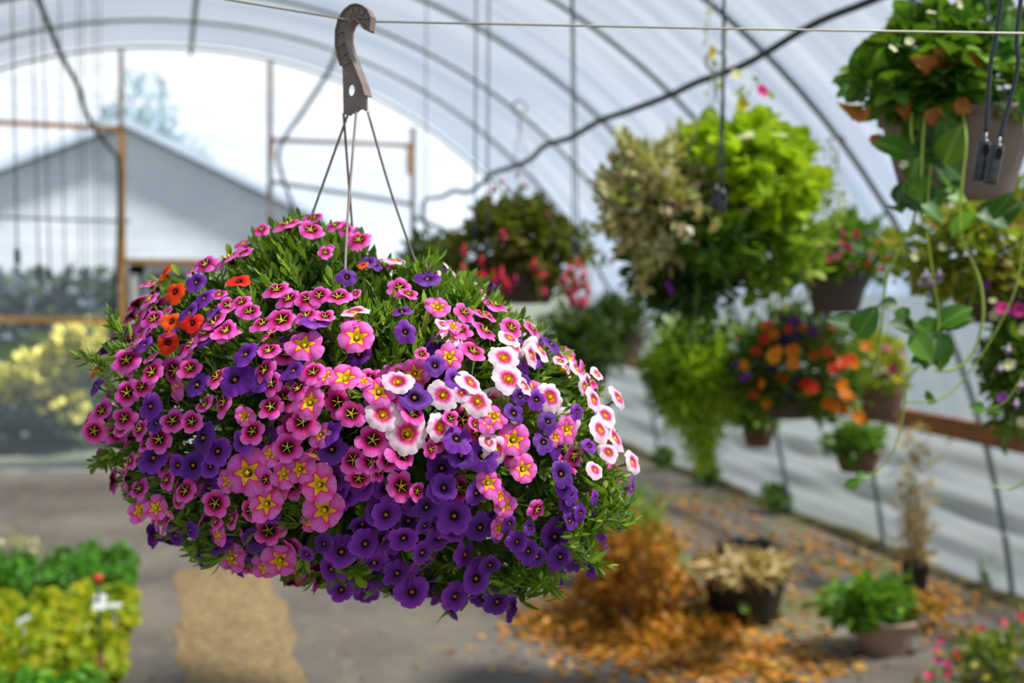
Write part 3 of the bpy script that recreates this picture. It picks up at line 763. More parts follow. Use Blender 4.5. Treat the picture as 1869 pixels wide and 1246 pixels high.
def sheet(name, t0, t1, mat, off=.03, nt_=60, sag=.0, ny=150, y0=-3.2, y1=YEND):
    ts = np.linspace(t0, t1, nt_); ys = np.linspace(y0, y1, ny); V, UV = [], []
    L = 0
    x, z = arc(ts, off); s = np.concatenate([[0], np.cumsum(np.hypot(np.diff(x), np.diff(z)))])
    for y in ys:
        # the film dips a little between two ribs
        ph = ((YEND-y)/SPC) % 1; dip = sag*math.sin(math.pi*ph)
        xx, zz = arc(ts, off-dip)
        for k in range(nt_): V.append((xx[k], y, zz[k])); UV.append((y, s[k]))
    F = [(i*nt_+j, i*nt_+j+1, (i+1)*nt_+j+1, (i+1)*nt_+j) for i in range(ny-1) for j in range(nt_-1)]
    mb = MB(); mb.add(V, F, UV); return structure(mb.obj(name, mat))
sheet('ceiling', TH, math.pi-TH, MAT_ROOF, sag=.02)
for side, (a, b) in (('right', (T0, TH)), ('left', (math.pi-TH, math.pi-T0))):
    ts = np.linspace(a, b, 26); ys = np.linspace(-3.2, YEND, 260); V, UV = [], []
    rr = np.random.RandomState(5); 
    for y in ys:
        for k, t in enumerate(ts):
            f = (k/25) if side == 'right' else 1-k/25
            w = .035*math.sin(23*f+1.7*y+1.5*math.sin(.8*y))*math.sin(math.pi*f)+.02*math.sin(41*f-2.3*y)*math.sin(math.pi*f)
            x, z = arc(t, .035+w); V.append((float(x), y, max(0.0, float(z)))); UV.append((y, float(z)))
    n = 26; F = [(i*n+j, i*n+j+1, (i+1)*n+j+1, (i+1)*n+j) for i in range(259) for j in range(25)]
    mb = MB(); mb.add(V, F, UV); structure(mb.obj('wall_'+side, MAT_SIDE))
def wall_fan(name, y, mat):
    ts = np.linspace(T0, math.pi-T0, 80); x, z = arc(ts, .03); V, UV = [], []
    for k in range(80):
        for j in range(21): V.append((x[k], y, z[k]*j/20)); UV.append((x[k], z[k]*j/20))
    F = [(i*21+j, i*21+j+1, (i+1)*21+j+1, (i+1)*21+j) for i in range(79) for j in range(20)]
    mb = MB(); mb.add(V, F, UV); return structure(mb.obj(name, mat))
wall_fan('wall_end', YEND+.04, MAT_END)
wall_fan('wall_back', -3.2, MAT_END)

# wood
def wood(name, a, b):
    return solid(name, S(*a), .7, c2=S(*b), scale=6, stretch=(1, 1, 6), bump=.2)
MAT_WOOD = wood('wood_orange', (196, 148, 80), (172, 122, 60))
MAT_WOODP = wood('wood_pale', (176, 166, 156), (150, 140, 132))
MAT_WOODB = wood('wood_brown', (160, 100, 48), (112, 72, 40))
MAT_WHITE = solid('white_paint', S(206, 208, 204), .6, c2=S(186, 188, 184), scale=5)
YW = YEND-.03
def ex(u, v): p = at_y(u, v, YW); return p[0], p[2]
def bar(u0, v0, u1, v1, w, mat, dep=.05, y=YW):
    A, B = at_y(u0, v0, y), at_y(u1, v1, y); mb = MB(); beam(mb, A, B, w, dep); return trim(mb, mat)
PXW = 11.5/FPX
bar(221, 88, 221, 236, 9*PXW, MAT_WOODP)
bar(222, 232, 226, 862, 11*PXW, MAT_WOOD)
bar(493, 108, 492, 860, 9*PXW, MAT_WOODP)
bar(496, 255, 496, 290, 7*PXW, MAT_WOOD, y=YW-.05)
bar(754, 232, 752, 862, 9*PXW, MAT_WOODP)
bar(746, 262, 746, 318, 7*PXW, MAT_WOOD, y=YW-.05)
bar(-120, 217, 222, 235, 8*PXW, MAT_WOOD)
bar(492, 255, 754, 266, 8*PXW, MAT_WOODP)
bar(492, 331, 756, 373, 8*PXW, MAT_WOODP, y=YW-.04)
bar(-120, 580, 222, 586, 9*PXW, MAT_WOOD)
bar(226, 476, 492, 480, 9*PXW, MAT_WOOD)
bar(754, 394, 850, 440, 7*PXW, MAT_PIPE, y=YW-.05)
mb = MB(); tube(mb, [at_y(-120, 393, YW-.06), at_y(238, 404, YW-.06)], .013, 8); trim(mb, MAT_PIPE)
bar(-160, 868, 1180, 800+52, 15*PXW, solid('base_board', S(172, 176, 174), .6, c2=S(140, 144, 144), scale=3), dep=.06)
# the door in the end wall, left open a crack: white frame, pale leaf with a dark window
dx0, dz1 = ex(236, 484); dx1, _ = ex(488, 484)
mb = MB(); y = YW+.03
for x in (dx0+.06, dx1-.06): beam(mb, (x, y, 0), (x, y, dz1), .12, .05)
beam(mb, (dx0, y, dz1-.03), (dx1, y, dz1-.03), .10, .05); beam(mb, (dx0, y, 1.0), (dx1, y, 1.0), .12, .05); beam(mb, (dx0, y, .1), (dx1, y, .1), .2, .05)
x = ex(258, 484)[0]; beam(mb, (x, y, 0), (x, y, dz1), .05, .05)
door = structure(mb.obj('door_1', MAT_WHITE, smooth=False))
mb = MB(); box(mb, (dx0+.1, y+.005, .15), (dx1-.1, y+.02, .98)); p = mb.obj('door_panel', MAT_WHITE, door, smooth=False)
x2, z2 = ex(272, 492); x3, z3 = ex(345, 512)
mb = MB(); box(mb, (x2, y+.01, z2-.5), (x3, y+.02, z2)); mb.obj('door_window', solid('dark_window', S(40, 42, 48), .2), door, smooth=False)

# hip board on the curved wall and posts of ground clips
mb = MB(); xw = X0+half_w(ZHIP)-.02
beam(mb, (xw, -3, ZHIP), (xw, YEND-.05, ZHIP), .045, .11, up=(0, 0, 1)); trim(mb, MAT_WOODB)
mb = MB(); beam(mb, (2*X0-xw, -3, ZHIP), (2*X0-xw, YEND-.05, ZHIP), .045, .11, up=(0, 0, 1)); trim(mb, MAT_WOODB)
# buried edge of the side film: dark mossy timber along the foot of the wall
xb = X0+half_w(0)
MAT_MOSS = solid('mossy_board', S(46, 42, 28), .9, c2=S(92, 84, 40), scale=7, bump=.5)
for s in (1, -1):
    mb = MB(); n = 90; ys = np.linspace(-3, YEND-.1, n); rr = np.random.RandomState(4); V = []
    for y in ys:
        h = .035+.02*math.sin(y*3)+.012*rr.rand()
        for dx, z in ((-.07-.02*rr.rand(), .0), (-.05, h*.8), (.0, h), (.05, h*.8), (.07, 0)): V.append((X0+s*(xb-X0+dx), y, z))
    F = [(i*5+j, i*5+j+1, (i+1)*5+j+1, (i+1)*5+j) for i in range(n-1) for j in range(4)]
    mb.add(V, F); o = structure(mb.obj('baseboard_'+('right' if s > 0 else 'left'), MAT_MOSS))

# floor: woven ground cloth, a strip of gravel, dirt and moss
m, nt, out, N = nodes('ground_cloth')
tc = N('ShaderNodeTexCoord'); b = N('ShaderNodeBsdfPrincipled'); b.inputs['Roughness'].default_value = .85
nz = N('ShaderNodeTexNoise'); nz.inputs['Scale'].default_value = 1.3; nz.inputs['Detail'].default_value = 8; nt.links.new(tc.outputs['Object'], nz.inputs['Vector'])
nz2 = N('ShaderNodeTexNoise'); nz2.inputs['Scale'].default_value = 9; nz2.inputs['Detail'].default_value = 6; nt.links.new(tc.outputs['Object'], nz2.inputs['Vector'])
col = mixrgb(N, nt, ramp(N, nt, nz.outputs[0], [(.35, (0, 0, 0, 1)), (.7, (1, 1, 1, 1))]), S(112, 104, 94), S(84, 79, 74))
col = mixrgb(N, nt, ramp(N, nt, nz2.outputs[0], [(.5, (0, 0, 0, 1)), (.75, (.7, .7, .7, 1))]), col, S(134, 116, 90))
nz3 = N('ShaderNodeTexNoise'); nz3.inputs['Scale'].default_value = 1.1; nz3.inputs['Detail'].default_value = 5
mp = N('ShaderNodeMapping'); mp.inputs['Location'].default_value = (13, 5, 0); nt.links.new(tc.outputs['Object'], mp.inputs[0]); nt.links.new(mp.outputs[0], nz3.inputs['Vector'])
sx = N('ShaderNodeSeparateXYZ'); nt.links.new(tc.outputs['Object'], sx.inputs[0])
right = N('ShaderNodeMapRange'); right.inputs[1].default_value = 1.0; right.inputs[2].default_value = 2.2; nt.links.new(sx.outputs[0], right.inputs[0])
moss = math_(N, nt, 'MULTIPLY', ramp(N, nt, nz3.outputs[0], [(.52, (0, 0, 0, 1)), (.62, (.8, .8, .8, 1))]), right.outputs[0])
col = mixrgb(N, nt, moss, col, S(112, 108, 48))
nt.links.new(col, b.inputs[0])
wv = N('ShaderNodeTexChecker'); wv.inputs['Scale'].default_value = 260; nt.links.new(tc.outputs['Object'], wv.inputs[0])
bp = N('ShaderNodeBump'); bp.inputs['Strength'].default_value = .3; bp.inputs['Distance'].default_value = .003; nt.links.new(wv.outputs[1], bp.inputs['Height']); nt.links.new(bp.outputs[0], b.inputs['Normal'])
nt.links.new(b.outputs[0], out.inputs[0]); MAT_CLOTH = m
mb = MB(); box(mb, (X0-half_w(0)-.1, -3.2, -.05), (X0+half_w(0)+.1, YEND+.1, 0)); structure(mb.obj('floor', MAT_CLOTH, smooth=False))
MAT_GRAV = solid('gravel', S(160, 136, 94), .9, c2=S(110, 88, 58), scale=38, bump=1.0, detail=8)
# gravel strip: its edges wander
mb = MB(); ys = np.linspace(-2, 7.35, 80); V = []
for y in ys:
    a = .0+.02*math.sin(5*y)+.015*math.sin(13*y); b_ = .545+.02*math.sin(4*y+2)+.015*math.sin(11*y)
    for f in np.linspace(0, 1, 9): V.append((a+(b_-a)*f, y, .002+.012*math.sin(math.pi*f)**.5))
mb.add(V, [(i*9+j, i*9+j+1, (i+1)*9+j+1, (i+1)*9+j) for i in range(79) for j in range(8)])
structure(mb.obj('floor_gravel_strip', MAT_GRAV))
# fallen leaves and crumbs
MAT_FALL = leafmat('fallen_leaf', [(190, 114, 16), (206, 132, 26), (164, 88, 14), (214, 164, 80), (136, 78, 24)], .15)
rng = np.random.RandomState(21)
def fallen(name, label, centres, mat, size, T=LF_SMALLR):
    P, = [[]]
    for (u, v, su, sv, n) in centres:
        for _ in range(n):
            a, b2 = rng.normal(size=2); g = ground(u+su*a, min(1500, max(842, v+sv*b2))); 
            if g[0] > xb-.1 or g[0] < -.2 and name == 'fallen_petals': continue
            P.append(g+np.array([0, 0, .004+.01*rng.rand()]))
    P = np.array(P); n = len(P); Y = rng.normal(size=(n, 3)); Y[:, 2] *= .2; Z = np.array([0, 0, 1])+.35*rng.normal(size=(n, 3))
    mb = MB(); mb.inst(T, frames(Y, Z)*(size*(.6+.8*rng.rand(n)))[:, None, None], P); o = mb.obj(name, mat)
    return tag(o, label, 'fallen leaves', kind='stuff')
fallen('fallen_leaves', 'orange and tan fallen leaves strewn over the ground cloth between the floor pots',
       [(1200, 1165, 110, 35, 900), (1100, 1120, 90, 40, 500), (1330, 1200, 90, 26, 420), (1430, 1215, 100, 25, 200), (1700, 1095, 60, 18, 160), (1560, 1010, 80, 22, 110), (1420, 980, 120, 18, 160), (1650, 1060, 80, 20, 90), (1300, 925, 120, 16, 160),
        (1480, 1100, 180, 60, 160), (1300, 1000, 150, 50, 120), (1760, 1150, 60, 30, 60), (1150, 900, 80, 20, 60)], MAT_FALL, .045)
fallen('fallen_petals', 'few pale crumbs and petals scattered on the aisle cloth below the big basket',
       [(700, 1150, 200, 60, 60), (400, 1150, 200, 80, 70), (200, 930, 120, 30, 30)], leafmat('crumbs', [(190, 160, 120), (150, 120, 90), (120, 130, 60)], .1), .022)

# ------------------------------------------------------------------ OUTSIDE
mb = MB(); box(mb, (-40, -30, -.5), (40, 70, -.06)); structure(mb.obj('ground_outside', solid('grass_ground', S(70, 80, 60), .95, c2=S(92, 90, 80), scale=.8), smooth=False))
YB = 21
A = at_y(225, 236, YB); E0 = at_y(-175, 402, YB); E1 = at_y(560, 398, YB)
bx0, bx1, ez = A[0]-3.6, E1[0], E1[2]
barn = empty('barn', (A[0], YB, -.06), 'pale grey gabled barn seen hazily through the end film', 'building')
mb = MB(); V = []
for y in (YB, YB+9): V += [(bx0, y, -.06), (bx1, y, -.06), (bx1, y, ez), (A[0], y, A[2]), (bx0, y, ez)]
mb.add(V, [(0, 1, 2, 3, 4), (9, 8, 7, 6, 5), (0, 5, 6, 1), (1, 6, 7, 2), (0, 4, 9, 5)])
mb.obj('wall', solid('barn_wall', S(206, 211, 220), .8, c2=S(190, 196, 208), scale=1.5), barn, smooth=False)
mb = MB()
for s, ex_ in ((-1, bx0), (1, bx1)):
    d = nrm(np.array([ex_-A[0], 0, ez-A[2]])); o1 = np.array([A[0], 0, A[2]+.05]); o2 = np.array([ex_, 0, ez+.05])+d*.35
    mb.add([(*o1[:1], YB-.3, o1[2]), (o2[0], YB-.3, o2[2]), (o2[0], YB+9.3, o2[2]), (o1[0], YB+9.3, o1[2]), (o1[0], YB-.3, o1[2]+.14), (o2[0], YB-.3, o2[2]+.14), (o2[0], YB+9.3, o2[2]+.14), (o1[0], YB+9.3, o1[2]+.14)],
           [(0, 1, 2, 3), (4, 7, 6, 5), (0, 4, 5, 1), (1, 5, 6, 2), (2, 6, 7, 3), (3, 7, 4, 0)])
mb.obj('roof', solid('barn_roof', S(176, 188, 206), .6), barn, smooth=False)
mb = MB(); box(mb, (A[0]-1.3, YB-.06, -.06), (A[0]+.9, YB-.01, 1.7)); mb.obj('barn_opening', solid('barn_dark', S(50, 56, 66), .8), barn, smooth=False)
rng = np.random.RandomState(31)
def tree(loc, r, h, label, seed):
    e = empty('tree', loc, label, 'tree'); rr = np.random.RandomState(seed)
    mb = MB(); tube(mb, [np.array(loc), np.array(loc)+[0, 0, h*.5], np.array(loc)+[.1, 0, h*.9]], [.16, .12, .04], 8); mb.obj('trunk', solid('bark', S(80, 66, 54), .9), e)
    n = 2600; q = nrm(rr.normal(size=(n, 3)))*(rr.rand(n, 1)**.4); lump = 1+.22*np.sin(5*q[:, :1]+seed)+.15*np.sin(9*q[:, 1:2]); P = np.array(loc)+np.array([0, 0, h*.7])+q*np.array([r, r, h*.36])*lump
    mb = MB(); mb.inst(LF_SMALL, frames(q+.6*rr.normal(size=(n, 3)), rr.normal(size=(n, 3)))*(.28*(.7+.6*rr.rand(n)))[:, None, None], P)
    mb.obj('crown', MAT_TREE, e)
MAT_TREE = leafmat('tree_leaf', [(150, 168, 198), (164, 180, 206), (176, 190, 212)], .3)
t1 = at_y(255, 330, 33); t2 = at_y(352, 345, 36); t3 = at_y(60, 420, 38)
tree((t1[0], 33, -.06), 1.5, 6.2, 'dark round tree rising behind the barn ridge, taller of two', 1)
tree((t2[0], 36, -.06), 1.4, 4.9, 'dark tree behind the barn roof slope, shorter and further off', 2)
# flowering shrub just outside
sh = at_y(80, 700, YEND+1.2)
shrub = empty('flowering_shrub', (sh[0], sh[1], -.06), 'shrub with cream green flower heads outside the end film', 'shrub')
B1 = Blob((70, 730), 12.6, [(-160, 700), (-80, 640), (0, 650), (60, 620), (110, 600), (200, 590), (230, 650), (210, 720), (220, 850), (60, 870), (-100, 860)], .55)
mb = MB(); leaves_on(mb, B1, 2200, LF_OVATE, .12, rng, .3, 1, .3, up=.2); mb.obj('foliage', leafmat('shrub_leaf', [(34, 52, 46), (46, 68, 52), (62, 84, 60)], .2), shrub)
MAT_HEAD = leafmat('flower_head_cream', [(186, 196, 136), (200, 208, 156), (166, 184, 112)], .3)
for k, (u, v, r) in enumerate([(8, 690, 14), (52, 665, 16), (72, 688, 18), (78, 725, 16), (90, 655, 15), (118, 682, 14), (125, 618, 18), (165, 612, 17), (128, 740, 18), (20, 712, 14), (180, 640, 15), (150, 660, 12), (-30, 700, 16)]):
    c = pt(u, v, 12.0); n = 60; q = nrm(rng.normal(size=(n, 3)))
    mb = MB(); R = r*1.25/FPX*12; mb.inst(LF_SMALLR, frames(q+.3*rng.normal(size=(n, 3)), rng.normal(size=(n, 3)))*(R*.8), c+q*R*np.array([.8, .8, .9])); mb.obj('flower_head', MAT_HEAD, shrub)
# dark clipped hedge behind the shrub
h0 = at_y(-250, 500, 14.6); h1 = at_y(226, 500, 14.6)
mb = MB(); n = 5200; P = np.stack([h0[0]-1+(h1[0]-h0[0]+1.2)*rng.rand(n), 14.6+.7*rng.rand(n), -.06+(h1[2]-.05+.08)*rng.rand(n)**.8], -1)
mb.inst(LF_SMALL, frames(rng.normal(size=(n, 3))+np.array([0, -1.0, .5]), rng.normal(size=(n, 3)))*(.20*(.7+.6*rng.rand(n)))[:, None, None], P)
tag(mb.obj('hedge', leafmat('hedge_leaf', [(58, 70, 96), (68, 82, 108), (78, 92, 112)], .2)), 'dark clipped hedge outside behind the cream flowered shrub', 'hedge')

# ------------------------------------------------------------------ BACKGROUND PLANTS
def lm(name, cols, tr=.35): return leafmat(name, cols, tr)
G_MID = lm('leaf_mid', [(44, 92, 26), (68, 122, 36), (96, 150, 52)])
G_DARK = lm('leaf_dark', [(22, 48, 22), (34, 66, 28), (48, 84, 34)], .2)
G_LIME = lm('leaf_lime', [(128, 178, 12), (160, 206, 24), (188, 222, 50)], .45)
G_VAR = lm('leaf_variegated', [(196, 198, 146), (222, 206, 172), (168, 178, 106), (228, 184, 150), (134, 150, 76), (238, 236, 206)], .35)
G_AIRY = lm('leaf_airy', [(150, 176, 110), (184, 196, 150), (120, 150, 80)], .4)
G_OLIVE = lm('leaf_olive', [(58, 66, 20), (84, 84, 24), (110, 96, 26), (64, 84, 30)], .3)
G_FERN = lm('leaf_fern', [(80, 140, 10), (124, 176, 18), (168, 204, 30)], .45)
G_STRAW = lm('leaf_strawberry', [(26, 72, 26), (40, 100, 30), (66, 128, 40), (100, 160, 50)], .25)
G_YEL = lm('leaf_yellowgreen', [(170, 190, 60), (140, 160, 30), (196, 200, 100)], .35)
G_STEM = solid('stem_yellowgreen', S(168, 190, 70), .5)
MAT_DRY = lm('dry_orange', [(182, 104, 14), (204, 128, 24), (150, 80, 12), (214, 154, 58)], .25)
MAT_STRAW = lm('straw', [(196, 164, 104), (216, 188, 132), (164, 130, 78)], .2)
MAT_WILT = lm('wilted_leaf', [(206, 118, 48), (176, 92, 34)], .3)

# small flowers for the baskets further off
def simple_flower_t(nl=5, notch=.25, rings=3, ns=20, cup=.25):
    V = [(0, 0, -.25)]; UV = [(0, 0)]
    for i in range(1, rings+1):
        t = i/rings
        for j in range(ns):
            th = j/ns*2*math.pi; e = 1-notch*(1-abs(math.sin(nl*th/2))**.6)
            r = t*e if i == rings else t; V.append((r*math.cos(th), r*math.sin(th), -.25+cup*math.sin(t*1.5)+.06*t*math.sin(3*th))); UV.append((th/6.283*nl, t))
    F = [(0, 1+j, 1+(j+1) % ns) for j in range(ns)]
    for i in range(rings-1): F += [(1+i*ns+j, 1+(i+1)*ns+j, 1+(i+1)*ns+(j+1) % ns, 1+i*ns+(j+1) % ns) for j in range(ns)]
    return V, F, UV
def fuchsia_t():
    """hanging bell: tube, four spread sepals, skirt, long stamens; hangs along -Z"""
    mb = MB(); lathe(mb, [(.10, .75), (.16, .5), (.18, .2), (.22, .05)], k=10, mi=0)
    for k in range(4):
        v, f, uv = leaf_t(.5, 4, .1, -.35); v = np.asarray(v)@(rotz(k*math.pi/2)@rotx(-.55)*.95).T+np.array([0, 0, .05]); mb.add(v, f, uv, 0)
    lathe(mb, [(.20, .05), (.32, -.25), (.38, -.55), (.34, -.7)], k=12, mi=1)
    for a in (0, 2, 4): tube(mb, [(0, 0, -.4), (.05*math.cos(a), .05*math.sin(a), -1.2)], .02, 4, 0)
    return mb
def fm(name, stops, **kw): return petalmat(name, stops, **kw)
SF = {}
def sf(key, cols, T=None, star=0):
    m = fm('petal_'+key, cols, star=star); T = T or simple_flower_t(); SF[key] = tmesh('blossom', T, m)
sf('orange', [(0, (120, 30, 0)), (.3, (250, 130, 10)), (1, (252, 156, 30))])
sf('red', [(0, (80, 10, 0)), (.3, (214, 48, 12)), (1, (236, 74, 24))])
sf('purple', [(0, (60, 10, 80)), (.3, (110, 30, 130)), (1, (150, 50, 170))])
sf('darkpurple', [(0, (20, 0, 30)), (1, (70, 20, 90))])
sf('magenta', [(0, (160, 10, 80)), (1, (220, 50, 150))])
sf('rose', [(0, (180, 20, 60)), (.4, (226, 60, 100)), (1, (240, 92, 126))])
sf('cream', [(0, (220, 210, 90)), (1, (236, 234, 206))])
sf('yellow', [(0, (200, 150, 10)), (1, (226, 220, 60))])
def fuchsia_mesh(name, c1, c2):
    mb = fuchsia_t(); return mb.mesh(name, [solid(name+'_sepal', S(*c1), .5), solid(name+'_skirt', S(*c2), .5)])
SF['f_red'] = fuchsia_mesh('fuchsia_red', (214, 34, 48), (170, 20, 80))
SF['f_pink'] = fuchsia_mesh('fuchsia_pink', (206, 48, 80), (140, 24, 96))
SF['f_white'] = fuchsia_mesh('fuchsia_white', (236, 226, 226), (168, 96, 190))
PNAME = {'orange': 'orange blossom', 'red': 'red-orange blossom', 'purple': 'purple blossom', 'darkpurple': 'dark purple blossom', 'magenta': 'magenta blossom', 'rose': 'rose pink blossom', 'cream': 'cream blossom', 'yellow': 'yellow blossom',
         'f_red': 'red drooping fuchsia bell', 'f_pink': 'pink drooping fuchsia bell', 'f_white': 'white and mauve fuchsia bell'}
src_b = {}
def blossom(parent, key, P, R, n=None, name='blossom'):
    P = np.asarray(P, float)
    if n is None: n = nrm(nrm(EYE-P)*.7+np.array([0, 0, .4]))
    if key.startswith('f_'): Z = nrm(np.array([0, 0, 1])+.18*rng.normal(size=3))
    else: Z = nrm(n+.35*rng.normal(size=3))
    h = nrm(np.cross(Z, rng.normal(size=3))); Rm = np.stack([h, np.cross(Z, h), Z], -1)*R
    mw = Matrix([[*Rm[i], P[i]] for i in range(3)]+[[0, 0, 0, 1]])
    if key in src_b: o = src_b[key].copy()
    else: o = bpy.data.objects.new(name, SF[key]); src_b[key] = o; o['label'] = PNAME[key]
    COL.objects.link(o); o.parent = parent; o.matrix_parent_inverse = Matrix.Translation(-Vector(parent.location)); o.matrix_basis = mw
def blossoms_at(parent, blob, lst, lift=.02):
    for u, v, s, key in lst:
        d, rr = blob.front(u, v, lift); P = pt(u, v, d); blossom(parent, key, P, s*d/FPX/2, nrm(nrm(EYE-P)*.7+np.array([0, 0, .5])))
def blossoms_rand(parent, blob, n, keys, size, qf=None, rmin=.9, rmax=1.04, front=.8):
    q = ball_dirs(n*3, rng, front)
    if qf is not None: q = q[qf(q)]
    q = q[:n]; P = blob.at(q*(rmin+(rmax-rmin)*rng.rand(len(q), 1))); o = out_world(q)
    for i in range(len(q)): blossom(parent, keys[rng.randint(len(keys))], P[i], size*(.8+.4*rng.rand())*blob.d0/FPX/2, nrm(o[i]+np.array([0, 0, .4])))
def hangers(parent, c, r, h=.42, n=3, mat=None, off=0):
    """wires from the rim up to a small hook"""
    c = np.asarray(c, float); top = c+np.array([0, 0, h])
    for k in range(n):
        a = off+k*2*math.pi/n; mb = MB(); tube(mb, [c+np.array([r*math.cos(a), r*math.sin(a), 0]), top], .0014, 5); mb.obj('hanger_wire', MAT_WIRE, parent)
    a = np.linspace(-1.2, 3.9, 16); mb = MB(); R = .028
    P = [top, top+np.array([0, 0, .06])]+[top+np.array([0, 0, .088])+CR*(R*math.cos(t))*-1+np.array([0, 0, R*math.sin(t)]) for t in a]
    tube(mb, P, .004, 7); mb.obj('hook', MAT_HANG, parent)
def foliage(parent, blob, n, T, size, mat, name='foliage', **kw):
    kw.setdefault('lump', .16); mb = MB(); leaves_on(mb, blob, n, T, size, rng, **kw); return mb.obj(name, mat, parent)
def strands(parent, name, lst, mats, T=LF_SMALL, size=.03, step=.02, r=.0012, spread=.5):
    """trailing stems with leaves: each is a list of (u, v, d)"""
    mb = MB()
    for P in lst:
        C = spline([pt(*p) for p in P], 40); tube(mb, C, r, 5, 1)
        L = np.concatenate([[0], np.cumsum(np.linalg.norm(np.diff(C, axis=0), axis=1))]); n = max(2, int(L[-1]/step)); s = np.linspace(0, L[-1], n)
        Q = np.stack([np.interp(s, L, C[:, i]) for i in range(3)], -1)
        Y = nrm(rng.normal(size=(n, 3))+np.array([0, 0, -.1])); mb.inst(T, frames(Y, np.array([0, 0, 1.0])+.5*rng.normal(size=(n, 3)))*(size*(.6+.7*rng.rand(n)))[:, None, None], Q, 0)
    return mb.obj(name, mats, parent)

# 1. strawberry basket, top right
c = pt(1748, 205, 2.35)
SB = empty('hanging_strawberry_basket', c, 'strawberry plant in a big taupe hanging pot with wilted orange leaves and long runners', 'hanging basket')
ph = 158/FPX*2.35; pr = 136/FPX*2.35
pot(SB, c-np.array([0, 0, ph]), pr, pr*.70, ph, MAT_POT_TAUPE, rim=.010)
mb = MB(); a = np.linspace(0, 2*math.pi, 30); tube(mb, [c+np.array([pr*1.01*math.cos(t), pr*1.01*math.sin(t), -.006]) for t in a], .006, 8); mb.obj('rim', solid('pot_rim', S(158, 142, 132), .5), SB)
hangers(SB, c, pr, .46, 3, off=.5)
SBB = Blob((1735, 125), 2.35, [(1540, 195), (1560, 120), (1610, 80), (1660, 30), (1740, 10), (1830, 20), (1930, 60), (1950, 150), (1930, 215), (1800, 225), (1700, 225), (1620, 215)], .20)
# trifoliate leaf
tri = join_t([(leaf_t(.8, 6, .1, .18, 'ovate', teeth=1), rotz(a)*s, (0, 0, 0)) for a, s in ((0, 1), (1.25, .9), (-1.25, .9))])
rng = np.random.RandomState(41)
mb = MB(); leaves_on(mb, SBB, 150, tri, .055, rng, .6, 1, .5, up=.2, rand=.4, nrand=.35); leaves_on(mb, SBB, 90, tri, .048, rng, .2, .7, .3, up=.5, rand=.6)
# leaf stalks from the soil
for k in range(70):
    w = ball_dirs(1, rng, .5)[0]; B = SBB.at(w[None]*.85)[0]; A = c+np.array([rng.normal()*.05, rng.normal()*.05, -.02]); tube(mb, spline([A, (A+B)/2+np.array([0, 0, .03]), B], 8), .0016, 5, 1)
mb.obj('foliage', [G_STRAW, G_STEM], SB)
def wilt(u, v, d, s, ang, lab=True):
    mb = MB(); T = leaf_t(.85, 8, .5, .7, 'ovate', wave=1.6, teeth=1)
    Y = nrm(CR*math.cos(ang)+CU*math.sin(ang)-.2*CF); mb.inst(T, frames(Y[None], (nrm(EYE-pt(u, v, d))+.4*rng.normal(size=3))[None])*s, pt(u, v, d)[None]); o = mb.obj('wilted_leaf', MAT_WILT, SB); o['label'] = 'orange wilted leaf'
for w in [(1705, 130, 2.16, 0.050, -2.6+3.14), (1700, 128, 2.16, 0.040, 2.5), (1716, 195, 2.15, 0.047, -1.5), (1740, 190, 2.16, 0.036, -.4), (1575, 195, 2.2, 0.040, 3.3), (1560, 208, 2.2, 0.032, .2), (1605, 245, 2.2, 0.032, -1.6), (1765, 122, 2.15, 0.036, .5), (1635, 190, 2.2, 0.036, -.9)]: wilt(*w)
# runners
RUN = [[(1690, 200, 2.18), (1684, 260, 2.15), (1680, 330, 2.15), (1668, 400, 2.16), (1642, 455, 2.18), (1618, 510, 2.2), (1608, 600, 2.2), (1602, 680, 2.2)],
       [(1757, 205, 2.17), (1763, 260, 2.14), (1756, 330, 2.14), (1752, 420, 2.15), (1772, 470, 2.15), (1790, 520, 2.16), (1794, 580, 2.16), (1778, 640, 2.17), (1745, 672, 2.17), (1708, 676, 2.17)],
       [(1664, 205, 2.2), (1663, 240, 2.18), (1668, 268, 2.18)], [(1700, 300, 2.15), (1694, 350, 2.15), (1692, 420, 2.15), (1706, 520, 2.16), (1714, 580, 2.16), (1705, 640, 2.16)],
       [(1869, 205, 2.2), (1875, 330, 2.15), (1860, 500, 2.15), (1820, 600, 2.16), (1760, 690, 2.17), (1715, 728, 2.17), (1650, 735, 2.18)],
       [(1696, 650, 2.17), (1660, 690, 2.18), (1648, 760, 2.18), (1632, 820, 2.2), (1600, 860, 2.2), (1570, 878, 2.2)], [(1890, 650, 2.1), (1869, 680, 2.12), (1838, 730, 2.14), (1800, 750, 2.16)], [(1900, 850, 2.1), (1869, 880, 2.12), (1840, 893, 2.14), (1805, 885, 2.14)]]
for i, P in enumerate(RUN):
    mb = MB(); tube(mb, spline([pt(*p) for p in P], 60), .0026 if i in (0, 1, 2) else .0016, 6); mb.obj('runner', G_STEM, SB)
mb = MB()
for (u, v, s, n) in [(1660, 290, .075, 3), (1700, 280, .07, 3), (1735, 295, .075, 2), (1640, 370, .05, 3), (1690, 370, .05, 4), (1785, 395, .065, 3), (1812, 402, .06, 2), (1665, 605, .06, 4), (1715, 600, .07, 4), (1640, 560, .04, 2), (1690, 655, .03, 3), (1575, 878, .03, 2), (1700, 735, .02, 2), (1800, 750, .03, 2), (1660, 330, .055, 3), (1720, 350, .05, 3), (1570, 612, .07, 2)]:
    for k in range(n):
        P = pt(u+rng.normal()*6, v+rng.normal()*5, 2.16+.02*rng.normal()); Y = nrm(CR*rng.normal()+CU*rng.normal()*.5-CF*.2); mb.inst(leaf_t(.75, 5, .1, .2, 'ovate'), frames(Y[None], (np.array([0, 0, .6])+nrm(EYE-P)*.8+.25*rng.normal(size=3))[None])*s, P[None])
mb.obj('runner_leaves', G_STRAW, SB)
